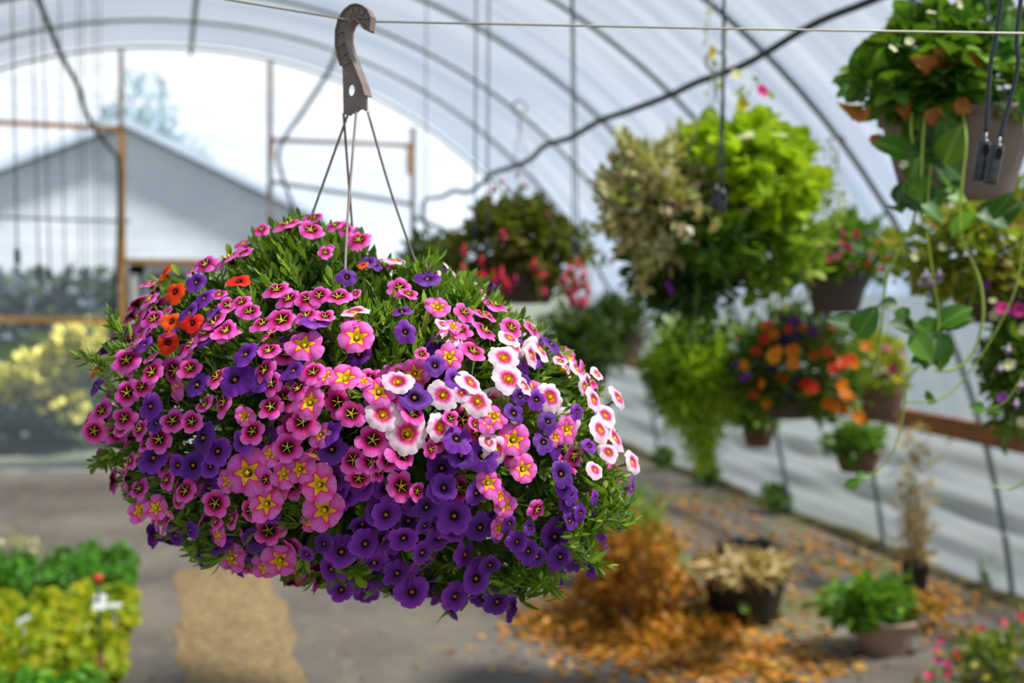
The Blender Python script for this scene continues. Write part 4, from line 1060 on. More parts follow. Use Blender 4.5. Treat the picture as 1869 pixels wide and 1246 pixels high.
for u, v in [(1700, 22), (1752, 8), (1630, 88), (1650, 300), (1660, 75)]:
    blossom(SB, 'cream', pt(u, v, 2.14), .009, np.array([-.2, -.8, .5]))

# 2. big mixed foliage basket
rng = np.random.RandomState(42)
c = pt(1305, 405, 3.35)
MX = empty('hanging_mixed_foliage_basket', c, 'wide basket of variegated, lime and trailing green foliage in front of the roof ribs', 'hanging basket')
pot(MX, c-np.array([0, 0, .15]), .15, .10, .15, solid('pot_brown', S(96, 66, 44), .6)); hangers(MX, c, .17, .36, 3)
foliage(MX, Blob((1205, 360), 3.3, [(1112, 400), (1120, 300), (1180, 262), (1250, 268), (1300, 300), (1330, 380), (1330, 440), (1200, 480), (1140, 460)], .22), 3600, LF_SMALL, .036, G_VAR, 'variegated_foliage', rmin=.5, lump=.26)
foliage(MX, Blob((1365, 330), 3.35, [(1240, 270), (1290, 245), (1370, 238), (1435, 256), (1468, 295), (1464, 375), (1420, 420), (1350, 415), (1280, 390)], .25), 1700, LF_ROUND, .048, G_LIME, 'lime_foliage', rmin=.5, lump=.18)
foliage(MX, Blob((1240, 480), 3.4, [(1130, 430), (1200, 420), (1330, 420), (1390, 440), (1360, 500), (1310, 560), (1250, 560), (1180, 530), (1140, 480)], .18), 1700, LF_SMALL, .04, G_DARK, 'dark_foliage', rmin=.3)
foliage(MX, Blob((1410, 440), 3.4, [(1330, 400), (1400, 350), (1480, 370), (1500, 440), (1470, 500), (1400, 540), (1340, 500)], .2), 1100, LF_SMALLR, .032, lm('leaf_fresh', [(84, 140, 30), (120, 170, 50), (150, 186, 90)]), 'green_foliage', rmin=.3)
foliage(MX, Blob((1310, 440), 3.2, [(1230, 420), (1270, 390), (1340, 385), (1390, 410), (1380, 470), (1320, 500), (1250, 480)], .12), 700, LF_SMALL, .036, G_MID, 'front_foliage', rmin=.3)
foliage(MX, Blob((1480, 370), 3.45, [(1440, 280), (1510, 260), (1540, 330), (1530, 430), (1480, 480), (1440, 430)], .16), 650, LF_SMALL, .016, G_AIRY, 'airy_foliage', rmin=.2)
st = [[(1290+a, 450, 3.35+b), (1285+a*1.1, 540, 3.35+b), (1280+a*1.3+rng.normal()*6, 600+30*rng.rand(), 3.35+b)] for a, b in zip(rng.normal(size=16)*22, rng.normal(size=16)*.06)]
st += [[(1190+20*k, 470, 3.4), (1185+20*k+rng.normal()*8, 550, 3.4), (1190+20*k+rng.normal()*10, 575+40*rng.rand(), 3.4)] for k in range(4)]
strands(MX, 'trailing_stems', st, [G_MID, MAT_STEM], LF_SMALL, .034, .014)
strands(MX, 'pale_trailing_stems', [[(1400+14*k, 440, 3.35), (1402+14*k+rng.normal()*6, 510, 3.33), (1400+14*k+rng.normal()*14, 560+40*rng.rand(), 3.33)] for k in range(6)], [G_AIRY, MAT_STEM], LF_SMALL, .026, .02)
strands(MX, 'climbing_stems', [[(1300, 280, 3.3), (1292, 200, 3.3), (1300, 120, 3.3), (1290, 60, 3.3), (1300, 5, 3.3)], [(1310, 280, 3.3), (1322, 210, 3.3), (1316, 140, 3.3), (1325, 60, 3.3)], [(1330, 280, 3.32), (1345, 200, 3.3), (1385, 150, 3.3), (1398, 165, 3.3)]], [G_AIRY, G_STEM], LF_SMALL, .03, .03)
for u, v, k in [(1345, 135, 'cream'), (1392, 165, 'magenta'), (1300, 95, 'yellow'), (1350, 165, 'cream'), (1355, 190, 'yellow'), (1303, 262, 'cream'), (1410, 328, 'cream'), (1362, 340, 'cream'), (1360, 385, 'cream'), (1230, 378, 'purple'), (1222, 525, 'purple')]:
    blossom(MX, k, pt(u, v, 3.12), .02, np.array([-.2, -.8, .4]))
mb = MB()
for (u, v, a) in [(1355, 256, .3), (1375, 250, .1), (1400, 272, -.1), (1380, 285, .0), (1395, 262, .4), (1410, 268, .2)]:
    Y = CR*math.cos(a)+CU*math.sin(a); mb.inst(leaf_t(.45, 5, .1, .2, 'ovate'), frames(Y[None], np.array([[0, -.5, 1.0]]))*.10, pt(u-15, v, 3.15)[None])
mb.obj('cream_edged_leaves', lm('leaf_cream', [(214, 214, 150), (236, 232, 190)]), MX)

# 3. fuchsia basket, red bells
rng = np.random.RandomState(43)
c = pt(950, 470, 4.7)
FU = empty('hanging_fuchsia_basket', c, 'olive leaved fuchsia basket with drooping red bells behind the flower ball', 'hanging basket')
pot(FU, c-np.array([0, 0, .18]), .17, .12, .18, MAT_POT_DARK); hangers(FU, c, .17, .5, 3)
FUB = Blob((945, 440), 4.7, [(770, 470), (840, 440), (870, 395), (940, 375), (1010, 390), (1060, 430), (1085, 490), (1060, 530), (1000, 470), (940, 470), (900, 540), (840, 540), (790, 520)], .28)
foliage(FU, FUB, 2600, LF_SMALL, .05, G_OLIVE, rmin=.3)
foliage(FU, Blob((790, 480), 5.0, [(740, 460), (790, 440), (850, 450), (860, 500), (810, 530), (760, 500)], .25), 600, LF_SMALL, .05, G_DARK, 'dark_foliage', rmin=.2)
strands(FU, 'arching_stems', [[(930, 400, 4.6), (915, 360, 4.55), (905, 325, 4.5)], [(950, 400, 4.6), (955, 350, 4.6), (945, 315, 4.6)], [(1000, 420, 4.6), (1010, 400, 4.6), (1030, 395, 4.6)], [(900, 400, 4.6), (890, 370, 4.6), (895, 345, 4.6)]], [G_OLIVE, G_STEM], LF_SMALL, .03, .04)
for u, v, s, k in [(915, 330, 16, 'f_pink'), (945, 318, 14, 'f_pink'), (900, 345, 16, 'f_pink'), (928, 345, 14, 'f_pink'), (960, 340, 12, 'f_pink'), (890, 365, 14, 'f_pink'), (918, 428, 26, 'f_red'), (846, 455, 24, 'f_red'), (878, 475, 20, 'f_red'), (1000, 390, 14, 'f_pink'),
                   (900, 505, 30, 'f_red'), (915, 500, 30, 'f_red'), (890, 515, 32, 'f_red'), (925, 520, 30, 'f_red'), (905, 530, 30, 'f_pink'), (880, 500, 24, 'f_red'), (975, 482, 26, 'f_red'), (990, 500, 22, 'f_red'), (992, 530, 22, 'f_pink'), (1040, 490, 28, 'f_red'), (1030, 510, 28, 'f_pink'),
                   (1050, 520, 32, 'f_red'), (1065, 500, 28, 'f_red'), (1045, 545, 30, 'f_pink'), (1060, 550, 28, 'f_pink'), (1072, 525, 26, 'f_red'), (1036, 530, 28, 'f_pink'), (1055, 480, 24, 'f_red'), (845, 490, 22, 'f_red'), (860, 520, 24, 'f_pink'), (835, 510, 20, 'f_pink'), (940, 510, 20, 'f_pink'), (1068, 545, 24, 'f_red'), (838, 540, 22, 'f_pink')]:
    blossom(FU, k, pt(u, v, 4.33+.05*rng.normal()), s*4.4/FPX/2*1.25)
strands(FU, 'drooping_stems', [[(u, 440, 4.5), (u+rng.normal()*6, 490, 4.45), (u+rng.normal()*6, 545, 4.42)] for u in (900, 915, 985, 1030, 1045, 1062, 850)], [G_OLIVE, G_STEM], LF_SMALL, .035, .04)

# 4. two pots of dark green foliage further off
rng = np.random.RandomState(44)
c = pt(1143, 608, 7.2)
P4 = empty('hanging_plant_pot', c, 'taupe pot of dark green leaves hanging between the fuchsia and the fern', 'hanging pot')
pot(P4, c-np.array([0, 0, .15]), .115, .085, .15, MAT_POT_TAUPE); hangers(P4, c, .115, .4)
foliage(P4, Blob((1125, 590), 7.2, [(1050, 600), (1080, 560), (1140, 550), (1190, 570), (1190, 610), (1140, 620), (1080, 625)], .22), 900, LF_SMALL, .055, G_DARK, rmin=.1)
c = pt(1078, 640, 6.6)
P5 = empty('hanging_plant_pot', c, 'dark hanging pot smothered in deep green foliage beside the white flowers of the big basket', 'hanging pot')
pot(P5, c-np.array([0, 0, .17]), .13, .09, .17, MAT_POT_DARK); hangers(P5, c, .13, .4)
foliage(P5, Blob((1060, 620), 6.6, [(985, 590), (1020, 565), (1080, 570), (1130, 600), (1140, 650), (1090, 690), (1040, 660), (1000, 630)], .25), 1100, LF_SMALL, .055, G_DARK, rmin=.1)

# 5. fern-like trailing basket
rng = np.random.RandomState(45)
c = pt(1268, 610, 5.0)
FE = empty('hanging_fern_basket', c, 'bright green feathery plant trailing to a lime yellow tail', 'hanging basket')
pot(FE, c-np.array([0, 0, .16]), .14, .1, .16, MAT_POT_DARK); hangers(FE, c, .14, .5)
foliage(FE, Blob((1265, 680), 5.0, [(1200, 620), (1240, 585), (1300, 585), (1345, 620), (1345, 700), (1320, 770), (1260, 780), (1215, 750), (1198, 690)], .22), 3000, LF_NEEDLE, .075, G_FERN, rmin=.3, up=-.1)
foliage(FE, Blob((1240, 690), 5.02, [(1205, 640), (1260, 620), (1290, 690), (1260, 760), (1215, 740)], .2), 700, LF_SMALL, .05, G_MID, 'leafy_foliage', rmin=.2)
strands(FE, 'trailing_tail', [[(1270+a, 690, 4.85), (1275+a, 770, 4.85), (1280+a*.6+rng.normal()*4, 800+65*rng.rand(), 4.85)] for a in rng.normal(size=30)*20], [G_LIME, G_STEM], LF_NEEDLE, .06, .009)

# 6. pink flowered pot
rng = np.random.RandomState(46)
c = pt(1526, 500, 4.6)
PK = empty('hanging_flower_pot', c, 'dark brown pot of rose pink flowers hanging by a curved rib', 'hanging pot')
pot(PK, c-np.array([0, 0, .148]), .125, .088, .148, MAT_POT_DARK); hangers(PK, c, .125, .42)
PB = Blob((1540, 460), 4.6, [(1440, 480), (1470, 440), (1520, 405), (1580, 400), (1630, 420), (1650, 460), (1620, 495), (1560, 500), (1490, 505)], .2)
foliage(PK, PB, 1500, LF_SMALL, .04, lm('leaf_fresh2', [(60, 116, 34), (96, 150, 50), (124, 170, 70)]), rmin=.3)
blossoms_at(PK, PB, [(u, v, s, k) for u, v, s, k in [(1455, 490, 18, 'rose'), (1475, 480, 16, 'rose'), (1490, 470, 18, 'rose'), (1512, 470, 18, 'rose'), (1534, 442, 16, 'rose'), (1548, 452, 18, 'rose'), (1556, 484, 20, 'magenta'), (1562, 428, 18, 'rose'), (1590, 425, 16, 'purple'), (1634, 434, 18, 'purple'),
    (1590, 462, 14, 'rose'), (1608, 490, 16, 'rose'), (1620, 470, 14, 'red'), (1570, 500, 16, 'cream'), (1500, 455, 14, 'rose'), (1530, 465, 14, 'rose'), (1470, 500, 14, 'rose'), (1584, 480, 12, 'red'), (1600, 445, 12, 'red'), (1540, 425, 12, 'rose')]], .02)

# 7. orange, purple and yellow basket
rng = np.random.RandomState(47)
c = pt(1440, 690, 4.9)
OR = empty('hanging_flower_basket', c, 'round basket crowded with orange, red and purple flowers above the side wall board', 'hanging basket')
pot(OR, c-np.array([0, 0, .16]), .15, .1, .16, MAT_POT_DARK); hangers(OR, c, .15, .5)
OB = Blob((1445, 670), 4.9, [(1335, 680), (1345, 630), (1380, 590), (1440, 575), (1510, 580), (1560, 600), (1590, 640), (1570, 710), (1545, 755), (1480, 745), (1400, 740), (1350, 730)], .26)
foliage(OR, OB, 2600, LF_SMALL, .045, lm('leaf_ob', [(40, 78, 30), (66, 104, 36), (96, 128, 44)]), rmin=.3)
lst = [(1400, 592, 20, 'red'), (1395, 618, 20, 'red'), (1430, 582, 16, 'purple'), (1450, 585, 18, 'purple'), (1508, 575, 18, 'purple'), (1566, 580, 22, 'purple'), (1352, 616, 18, 'magenta'), (1358, 666, 20, 'orange'), (1346, 665, 16, 'purple'), (1360, 688, 22, 'purple'), (1412, 650, 24, 'orange'), (1420, 640, 18, 'orange'),
       (1446, 640, 22, 'orange'), (1452, 632, 16, 'orange'), (1448, 662, 24, 'orange'), (1486, 648, 16, 'red'), (1510, 642, 20, 'red'), (1488, 605, 24, 'purple'), (1445, 612, 26, 'darkpurple'), (1460, 616, 24, 'darkpurple'), (1432, 620, 20, 'darkpurple'), (1500, 615, 16, 'red'), (1530, 668, 24, 'red'), (1540, 660, 24, 'red'),
       (1552, 655, 22, 'red'), (1522, 672, 22, 'red'), (1562, 664, 18, 'orange'), (1428, 688, 22, 'red'), (1470, 700, 20, 'red'), (1485, 705, 20, 'red'), (1478, 712, 18, 'orange'), (1535, 700, 22, 'orange'), (1542, 716, 22, 'orange'), (1550, 725, 20, 'orange'), (1510, 735, 22, 'orange'), (1522, 740, 20, 'orange'),
       (1538, 745, 20, 'orange'), (1400, 735, 20, 'orange'), (1390, 700, 18, 'orange'), (1440, 720, 16, 'darkpurple'), (1412, 610, 18, 'orange'), (1380, 640, 18, 'red'), (1375, 720, 16, 'red'), (1567, 760, 20, 'orange'), (1575, 768, 16, 'orange'), (1558, 752, 18, 'red'), (1438, 600, 14, 'red'), (1465, 598, 16, 'red'),
       (1580, 632, 18, 'orange'), (1568, 610, 20, 'orange'), (1555, 600, 20, 'orange'), (1450, 690, 16, 'darkpurple'), (1405, 670, 16, 'darkpurple'), (1470, 630, 14, 'red'), (1370, 600, 14, 'purple'), (1520, 600, 14, 'red'), (1416, 740, 14, 'darkpurple')]
blossoms_at(OR, OB, [(u, v, s*1.2, k) for u, v, s, k in lst], .05)

# 8. coiled basket with yellow-green flowers
rng = np.random.RandomState(48)
c = pt(1598, 708, 5.2)
CO = empty('hanging_wicker_basket', c, 'ridged brown basket with cream and yellow flowers and one magenta bloom', 'hanging basket')
pot(CO, c-np.array([0, 0, .135]), .125, .09, .135, solid('wicker', S(128, 100, 72), .8, c2=S(96, 74, 54), scale=12, stretch=(1, 1, 8), bump=.5), coil=True); hangers(CO, c, .125, .5)
CB = Blob((1600, 660), 5.2, [(1530, 680), (1550, 640), (1590, 615), (1640, 625), (1655, 670), (1640, 715), (1580, 720)], .16)
foliage(CO, CB, 900, LF_SMALL, .04, G_YEL, rmin=.3)
blossoms_at(CO, CB, [(1585, 660, 20, 'cream'), (1575, 668, 18, 'cream'), (1606, 672, 18, 'cream'), (1590, 645, 16, 'yellow'), (1628, 672, 24, 'magenta'), (1618, 636, 18, 'magenta'), (1644, 645, 18, 'purple'), (1648, 658, 14, 'purple'), (1640, 690, 18, 'yellow'), (1560, 672, 16, 'yellow'), (1600, 700, 16, 'yellow'), (1570, 640, 16, 'orange')], .02)

# 9. small basket pots
def small_basket(u, v, d, w, h, lab, blob, mat, seed, nm='hanging_plant_pot'):
    global rng
    rng = np.random.RandomState(seed); c = pt(u, v, d); e = empty(nm, c, lab, 'hanging pot'); r = w/FPX*d/2; hh = h/FPX*d
    pot(e, c-np.array([0, 0, hh]), r, r*.68, hh, solid('wicker_small', S(120, 92, 68), .8, c2=S(90, 68, 50), scale=14, stretch=(1, 1, 8), bump=.5), coil=True); hangers(e, c, r, .45)
    foliage(e, Blob(blob[0], d, blob[1], .15), 800, LF_SMALL, .045, mat, rmin=.15, up=.1); return e
e = small_basket(1566, 815, 5.5, 84, 45, 'small wicker pot of low green leaves hanging lowest before the side wall', ((1562, 808), [(1498, 805), (1530, 788), (1570, 780), (1610, 788), (1622, 808), (1590, 825), (1530, 828)]), G_MID, 49)
e = small_basket(1384, 770, 5.6, 58, 44, 'tiny wicker pot with green leaves hanging just under the orange flowers', ((1375, 745), [(1320, 740), (1350, 715), (1400, 715), (1425, 740), (1410, 775), (1360, 775)]), G_MID, 50)

# 10. white and mauve fuchsia at the edge
rng = np.random.RandomState(51)
c = pt(1835, 470, 2.95)
WF = empty('hanging_fuchsia_basket', c, 'trailing fuchsia with white and mauve flowers under the strawberry pot', 'hanging basket')
pot(WF, c-np.array([0, 0, .16]), .15, .1, .16, MAT_POT_DARK); hangers(WF, c, .15, .5)
WB = Blob((1800, 460), 2.95, [(1640, 490), (1655, 430), (1700, 390), (1770, 370), (1850, 340), (1950, 350), (1980, 450), (1950, 560), (1860, 540), (1780, 520), (1720, 540), (1680, 540)], .22)
foliage(WF, WB, 1600, LF_SMALL, .042, lm('leaf_wf', [(96, 130, 40), (140, 160, 60), (70, 104, 36), (168, 180, 80), (170, 140, 50)]), rmin=.3)
WB2 = Blob((1880, 660), 2.95, [(1800, 640), (1830, 580), (1900, 540), (1970, 560), (1990, 680), (1940, 780), (1880, 800), (1830, 780), (1815, 720)], .16)
foliage(WF, WB2, 1400, LF_SMALL, .04, lm('leaf_wf2', [(40, 76, 30), (66, 104, 40), (96, 130, 60)]), 'trailing_foliage', rmin=.2)
strands(WF, 'trailing_stems', [[(1700, 480, 2.8), (1690, 540, 2.8), (1700, 600, 2.8)], [(1800, 480, 2.8), (1770, 560, 2.8), (1790, 600, 2.8)], [(1740, 480, 2.8), (1735, 540, 2.8), (1728, 585, 2.8)]], [G_MID, G_STEM], LF_SMALL, .035, .025)
for u, v, s, k in [(1690, 500, 26, 'f_white'), (1700, 515, 26, 'f_white'), (1715, 500, 24, 'f_white'), (1680, 515, 22, 'f_white'), (1722, 558, 22, 'f_white'), (1750, 562, 22, 'f_white'), (1735, 565, 20, 'purple'), (1632, 510, 20, 'f_white'), (1810, 454, 26, 'f_white'), (1830, 562, 28, 'magenta'), (1860, 565, 28, 'magenta'),
                   (1845, 570, 26, 'purple'), (1815, 575, 22, 'cream'), (1840, 635, 24, 'f_white'), (1842, 665, 24, 'cream'), (1825, 670, 20, 'f_white'), (1830, 725, 22, 'purple'), (1855, 735, 22, 'f_white'), (1870, 600, 24, 'cream'), (1865, 700, 22, 'f_white'), (1840, 480, 18, 'cream'), (1820, 500, 16, 'cream'), (1850, 520, 18, 'cream'),
                   (1780, 480, 16, 'cream'), (1760, 450, 16, 'cream'), (1865, 770, 22, 'cream'), (1720, 450, 14, 'cream'), (1670, 470, 14, 'cream'), (1850, 430, 18, 'cream'), (1800, 520, 16, 'purple'), (1812, 548, 16, 'cream')]:
    blossom(WF, k, pt(u, v, 2.74+.04*rng.normal()), s*2.74/FPX/2)

# 11. floor pots
def floor_at(u, v): g = ground(u, v); return np.array([g[0], g[1], 0.0])
def depth_of(P): return float(np.dot(P-EYE, CF))
rng = np.random.RandomState(61)
c = floor_at(1358, 1128); d = depth_of(c); r = 78/FPX*d; hh = .23*1.18
BP = empty('plant_pot', c, 'large black nursery pot heaped with dry straw on the floor', 'plant pot')
pot(BP, c, r, r*.76, hh, MAT_POT_BLACK, k=60, rim=.018)
n = 620; a = rng.rand(n)*6.28; q = rng.rand(n)**.5
P = c+np.stack([q*r*.95*np.cos(a)-.02, q*r*.95*np.sin(a), hh*1.0+.05*(1-q)+.03*rng.rand(n)+.03*(np.sin(5*a)>0)*(1-q)], -1)
Y = rng.normal(size=(n, 3)); Y[:, 2] = .25*rng.normal(size=n)
mb = MB(); mb.inst(LF_NEEDLE, frames(Y, rng.normal(size=(n, 3)))*(.085*(.6+.7*rng.rand(n)))[:, None, None]*np.array([2.6, 1, 1]), P)
for k in range(70):   # straw spilling over the near rim
    a_ = -2.3+.45*rng.normal(); p = c+np.array([r*1.02*math.cos(a_), r*1.02*math.sin(a_), hh+.035-.05*rng.rand()]); Y1 = np.array([.9*rng.normal(), -.3, -.4]); mb.inst(LF_NEEDLE, frames(Y1[None], rng.normal(size=(1, 3)))*.08*np.array([2.6, 1, 1]), p[None])
mb.obj('straw', MAT_STRAW, BP)
mb = MB(); n = 160; P = c+np.stack([.05+.07*rng.normal(size=n), .10+.05*rng.normal(size=n), hh+.05+.035*rng.rand(n)], -1); mb.inst(LF_SMALLR, frames(rng.normal(size=(n, 3)), rng.normal(size=(n, 3)))*.05, P); mb.obj('shrivelled_leaves', solid('black_leaf', S(38, 36, 36), .8), BP)
mb = MB(); n = 8; P = c+np.array([-.12, -r*.86, .12])+.02*rng.normal(size=(n, 3)); mb.inst(LF_SMALL, frames(rng.normal(size=(n, 3))+[0, -1, 0], np.tile([0, -.5, 1.0], (n, 1)))*.05, P); mb.obj('green_sprig', G_MID, BP)

c = floor_at(1148, 1128); d = depth_of(c); r = 44/FPX*d; hh = 78/FPX*d
DP = empty('plant_pot', c, 'clay coloured pot half buried in a dried orange plant', 'plant pot')
pot(DP, c, r, r*.7, hh, MAT_POT_TERRA)
DB = Blob((1140, 1060), d, [(1040, 1110), (1050, 1050), (1090, 1000), (1130, 945), (1190, 940), (1240, 990), (1260, 1050), (1290, 1090), (1280, 1140), (1200, 1090), (1150, 1090), (1100, 1095)], .3)
foliage(DP, DB, 1700, LF_SMALLR, .042, MAT_DRY, 'dried_foliage', rmin=.3, up=0, rand=.9)
mb = MB()
for k in range(70):
    a_ = rng.rand()*6.28; A = c+np.array([.05*math.cos(a_), .05*math.sin(a_), hh]); B = A+np.array([.35*math.cos(a_)*rng.rand(), .35*math.sin(a_)*rng.rand(), .1+.3*rng.rand()]); C = B+np.array([.1*math.cos(a_), .1*math.sin(a_), -.1-.25*rng.rand()]); tube(mb, spline([A, B, C], 10), .002, 4)
mb.obj('dry_stems', solid('dry_stem', S(176, 120, 50), .8), DP)
n = 1100; a = -1.57+rng.normal(size=n)*1.3; q = r*1.3+.36*rng.rand(n)**.7
P = c+np.stack([q*np.cos(a)*1.3+.05, q*np.sin(a), .015+.13*rng.rand(n)**2*(1-(q-r)/.6).clip(0, 1)], -1)
mb = MB(); mb.inst(LF_SMALLR, frames(rng.normal(size=(n, 3)), rng.normal(size=(n, 3))+[0, 0, 1])*(.04*(.6+.7*rng.rand(n)))[:, None, None], P); mb.obj('dropped_leaves', MAT_DRY, DP)
c = floor_at(1155, 1060); d = depth_of(c)
GP = empty('plant_pot', c, 'dark pot with a grassy green plant behind the dried orange one', 'plant pot')
pot(GP, c, .15, .11, .20, MAT_POT_BLACK)
foliage(GP, Blob((1140, 1000), d, [(1055, 1020), (1070, 975), (1130, 955), (1170, 900), (1200, 980), (1240, 1010), (1230, 1050), (1160, 1045), (1090, 1060)], .25), 1300, LF_NEEDLE, .11, lm('leaf_grassy', [(70, 140, 24), (100, 170, 40), (130, 190, 50)]), rmin=.1, up=.8)

c = floor_at(1615, 1186); d = depth_of(c); r = 58/FPX*d; hh = 64/FPX*d
TP = empty('plant_pot', c, 'clay coloured bowl pot on the floor spilling fresh green leaves', 'plant pot')
pot(TP, c, r, r*.72, hh, MAT_POT_TERRA)
foliage(TP, Blob((1585, 1105), d-.02, [(1478, 1105), (1500, 1075), (1550, 1068), (1610, 1062), (1670, 1080), (1688, 1115), (1660, 1140), (1600, 1145), (1550, 1140), (1500, 1130)], .2), 1300, LF_SMALL, .05, lm('leaf_tp', [(44, 100, 30), (74, 140, 40), (110, 170, 60)]), rmin=.1)
foliage(TP, Blob((1690, 1120), d-.02, [(1660, 1100), (1690, 1080), (1710, 1110), (1680, 1160), (1665, 1150)], .1), 60, LF_SMALLR, .045, MAT_DRY, 'withered_leaves', rmin=.1)

c = floor_at(1690, 1074); c[0] -= .07; d = depth_of(c); r = 25/FPX*d; hh = 48/FPX*d
SP = empty('plant_pot', c, 'narrow black pot with tall bleached dead stalks against the side wall', 'plant pot')
pot(SP, c, r, r*.78, hh, MAT_POT_BLACK)
mb = MB()
for k in range(36):
    A = c+np.array([.03*rng.normal(), .03*rng.normal(), hh]); B = A+np.array([-.02+.05*rng.normal(), .05*rng.normal(), (.45+.35*rng.rand())*(150/FPX*d/.55)*.75]); tube(mb, spline([A, (A+B)/2+.015*rng.normal(size=3), B], 10), .0035, 4)
mb.obj('dead_stalks', solid('dead_stalk', S(206, 186, 152), .8, c2=S(170, 144, 108), scale=30), SP)
n = 260; P = c+np.stack([-.01+.05*rng.normal(size=n), .05*rng.normal(size=n), hh+.02+.75*rng.rand(n)**1.6], -1); mb = MB(); mb.inst(LF_NEEDLE, frames(rng.normal(size=(n, 3))+[0, 0, .5], rng.normal(size=(n, 3)))*.08*np.array([2, 1, 1]), P); mb.obj('dry_leaves', MAT_STRAW, SP)

# 12. flowering plant in the near corner
rng = np.random.RandomState(62)
c = floor_at(1840, 1330); d = depth_of(c)
NP = empty('plant_pot', c, 'bushy plant with small red and pink blossoms nearest the side wall on the floor', 'plant pot')
pot(NP, c, .17, .12, .2, MAT_POT_TAUPE)
NB = Blob((1830, 1230), d-.05, [(1670, 1246), (1720, 1200), (1770, 1165), (1830, 1150), (1900, 1130), (1990, 1200), (1980, 1320), (1830, 1320), (1720, 1300)], .22)
foliage(NP, NB, 1500, LF_SMALL, .038, lm('leaf_np', [(60, 92, 40), (96, 120, 50), (126, 140, 60)]), rmin=.3)
blossoms_at(NP, NB, [(1708, 1185, 14, 'rose'), (1715, 1170, 14, 'rose'), (1712, 1205, 16, 'magenta'), (1730, 1210, 16, 'magenta'), (1748, 1197, 14, 'red'), (1745, 1188, 12, 'rose'), (1695, 1232, 18, 'rose'), (1730, 1230, 16, 'rose'), (1865, 1125, 22, 'rose'), (1834, 1135, 14, 'rose'), (1792, 1146, 14, 'rose'), (1672, 1240, 12, 'rose'), (1780, 1215, 10, 'yellow'), (1850, 1195, 12, 'yellow'), (1800, 1235, 12, 'yellow')], .02)

# weeds at the foot of the wall
rng = np.random.RandomState(63)
for i, (u, v, w, h, lab) in enumerate([(1212, 850, 34, 42, 'leafy weed at the foot of the side wall, furthest away'), (1292, 880, 40, 50, 'bright weed at the wall foot straight below the fern tail'), (1420, 925, 70, 46, 'spreading weed at the wall foot between two curved ribs'), (1812, 1055, 26, 40, 'thin pale weed at the wall foot near the corner plant')]):
    g = floor_at(u, v+4); g[0] = min(g[0], xb-.46); d = depth_of(g)
    v += 3; B_ = Blob((u-4, v-h*.45), d, [(u-w/2, v-5), (u-w*.4, v-h*.8), (u, v-h), (u+w*.3, v-h*.8), (u+w*.35, v-5), (u, v+2)], w/FPX*d*.3)
    mb = MB(); leaves_on(mb, B_, 260 if i < 3 else 60, LF_SMALL, .05, rng, .1, 1, .3, up=.4); tag(mb.obj('weed', G_MID), lab, 'weed', 'weeds along the side wall')

# ------------------------------------------------------------------ seedling trays on the other side
rng = np.random.RandomState(71)
MAT_TRAY = MAT_POT_BLACK
def tray(x0, y0, w, l, h, mat, lab, zt=.14, size=.05, n=900, T=LF_SMALL):
    e = empty('seedling_tray', (x0+w/2, y0+l/2, 0), lab, 'seedling tray')
    mb = MB(); H = .085; t = .008
    # cell tray: rim, walls, tapered cells standing on the ground
    for (a, b) in (((x0, y0), (x0+w, y0+t)), ((x0, y0+l-t), (x0+w, y0+l)), ((x0, y0), (x0+t, y0+l)), ((x0+w-t, y0), (x0+w, y0+l))): box(mb, (*a, H-.02), (*b, H))
    nx, ny = 3, 4; cw, cl = w/nx, l/ny
    for i in range(nx):
        for j in range(ny):
            cx, cy_ = x0+(i+.5)*cw, y0+(j+.5)*cl; V = []
            for s, z in ((.34, 0), (.47, H-.005)):
                V += [(cx-cw*s, cy_-cl*s, z), (cx+cw*s, cy_-cl*s, z), (cx+cw*s, cy_+cl*s, z), (cx-cw*s, cy_+cl*s, z)]
            mb.add(V, [(0, 3, 2, 1), (0, 1, 5, 4), (1, 2, 6, 5), (2, 3, 7, 6), (3, 0, 4, 7)])
    mb.obj('tray', MAT_TRAY, e, smooth=False)
    mb = MB(); box(mb, (x0+t, y0+t, H-.03), (x0+w-t, y0+l-t, H-.012)); mb.obj('soil', MAT_SOIL, e, smooth=False)
    q = rng.rand(n, 2); bump = np.abs(np.sin(q[:, 0]*nx*math.pi)*np.sin(q[:, 1]*ny*math.pi))**.4
    P = np.stack([x0-.02+(w+.04)*q[:, 0], y0-.02+(l+.04)*q[:, 1], H+(h-H)*rng.rand(n)**.5*(.5+.5*bump)*(.78+.3*np.sin(9*q[:, 0]+40*x0+1)*np.sin(8*q[:, 1]+x0))*(1-.4*np.abs(2*q[:, 0]-1)**4)], -1)
    Y = rng.normal(size=(n, 3))+[0, 0, .2]; Z = np.array([0, 0, 1.0])+.5*rng.normal(size=(n, 3))
    mb = MB(); mb.inst(T, frames(Y, Z)*(size*(.6+.7*rng.rand(n)))[:, None, None], P-nrm(Y)*size*.5)
    for k in range(60):
        i = rng.randint(n); tube(mb, [(P[i][0], P[i][1], H-.02), P[i]], .0015, 4, 1)
    mb.obj('foliage', [mat, MAT_STEM], e)
    return e
G_BAS = lm('leaf_basil', [(24, 92, 12), (48, 128, 20), (84, 160, 36)], .3)
G_YG = lm('leaf_chartreuse', [(112, 160, 10), (152, 180, 14), (184, 190, 26), (88, 146, 20)], .4)
G_GRN = lm('leaf_grn', [(44, 126, 30), (76, 160, 40), (110, 184, 60)], .35)
xr = -.22
tray(xr-.50, 6.62, .48, .62, .30, G_BAS, 'tray of dense dark green seedlings, far row next to the aisle', n=1500)
tray(xr-1.04, 6.62, .48, .62, .31, G_BAS, 'tray of dense dark green seedlings, far row away from the aisle', n=1500)
tray(xr-.50, 5.88, .50, .60, .24, G_YG, 'tray of chartreuse seedlings by the aisle, just before the dark green row', n=1100, T=LF_SMALLR)
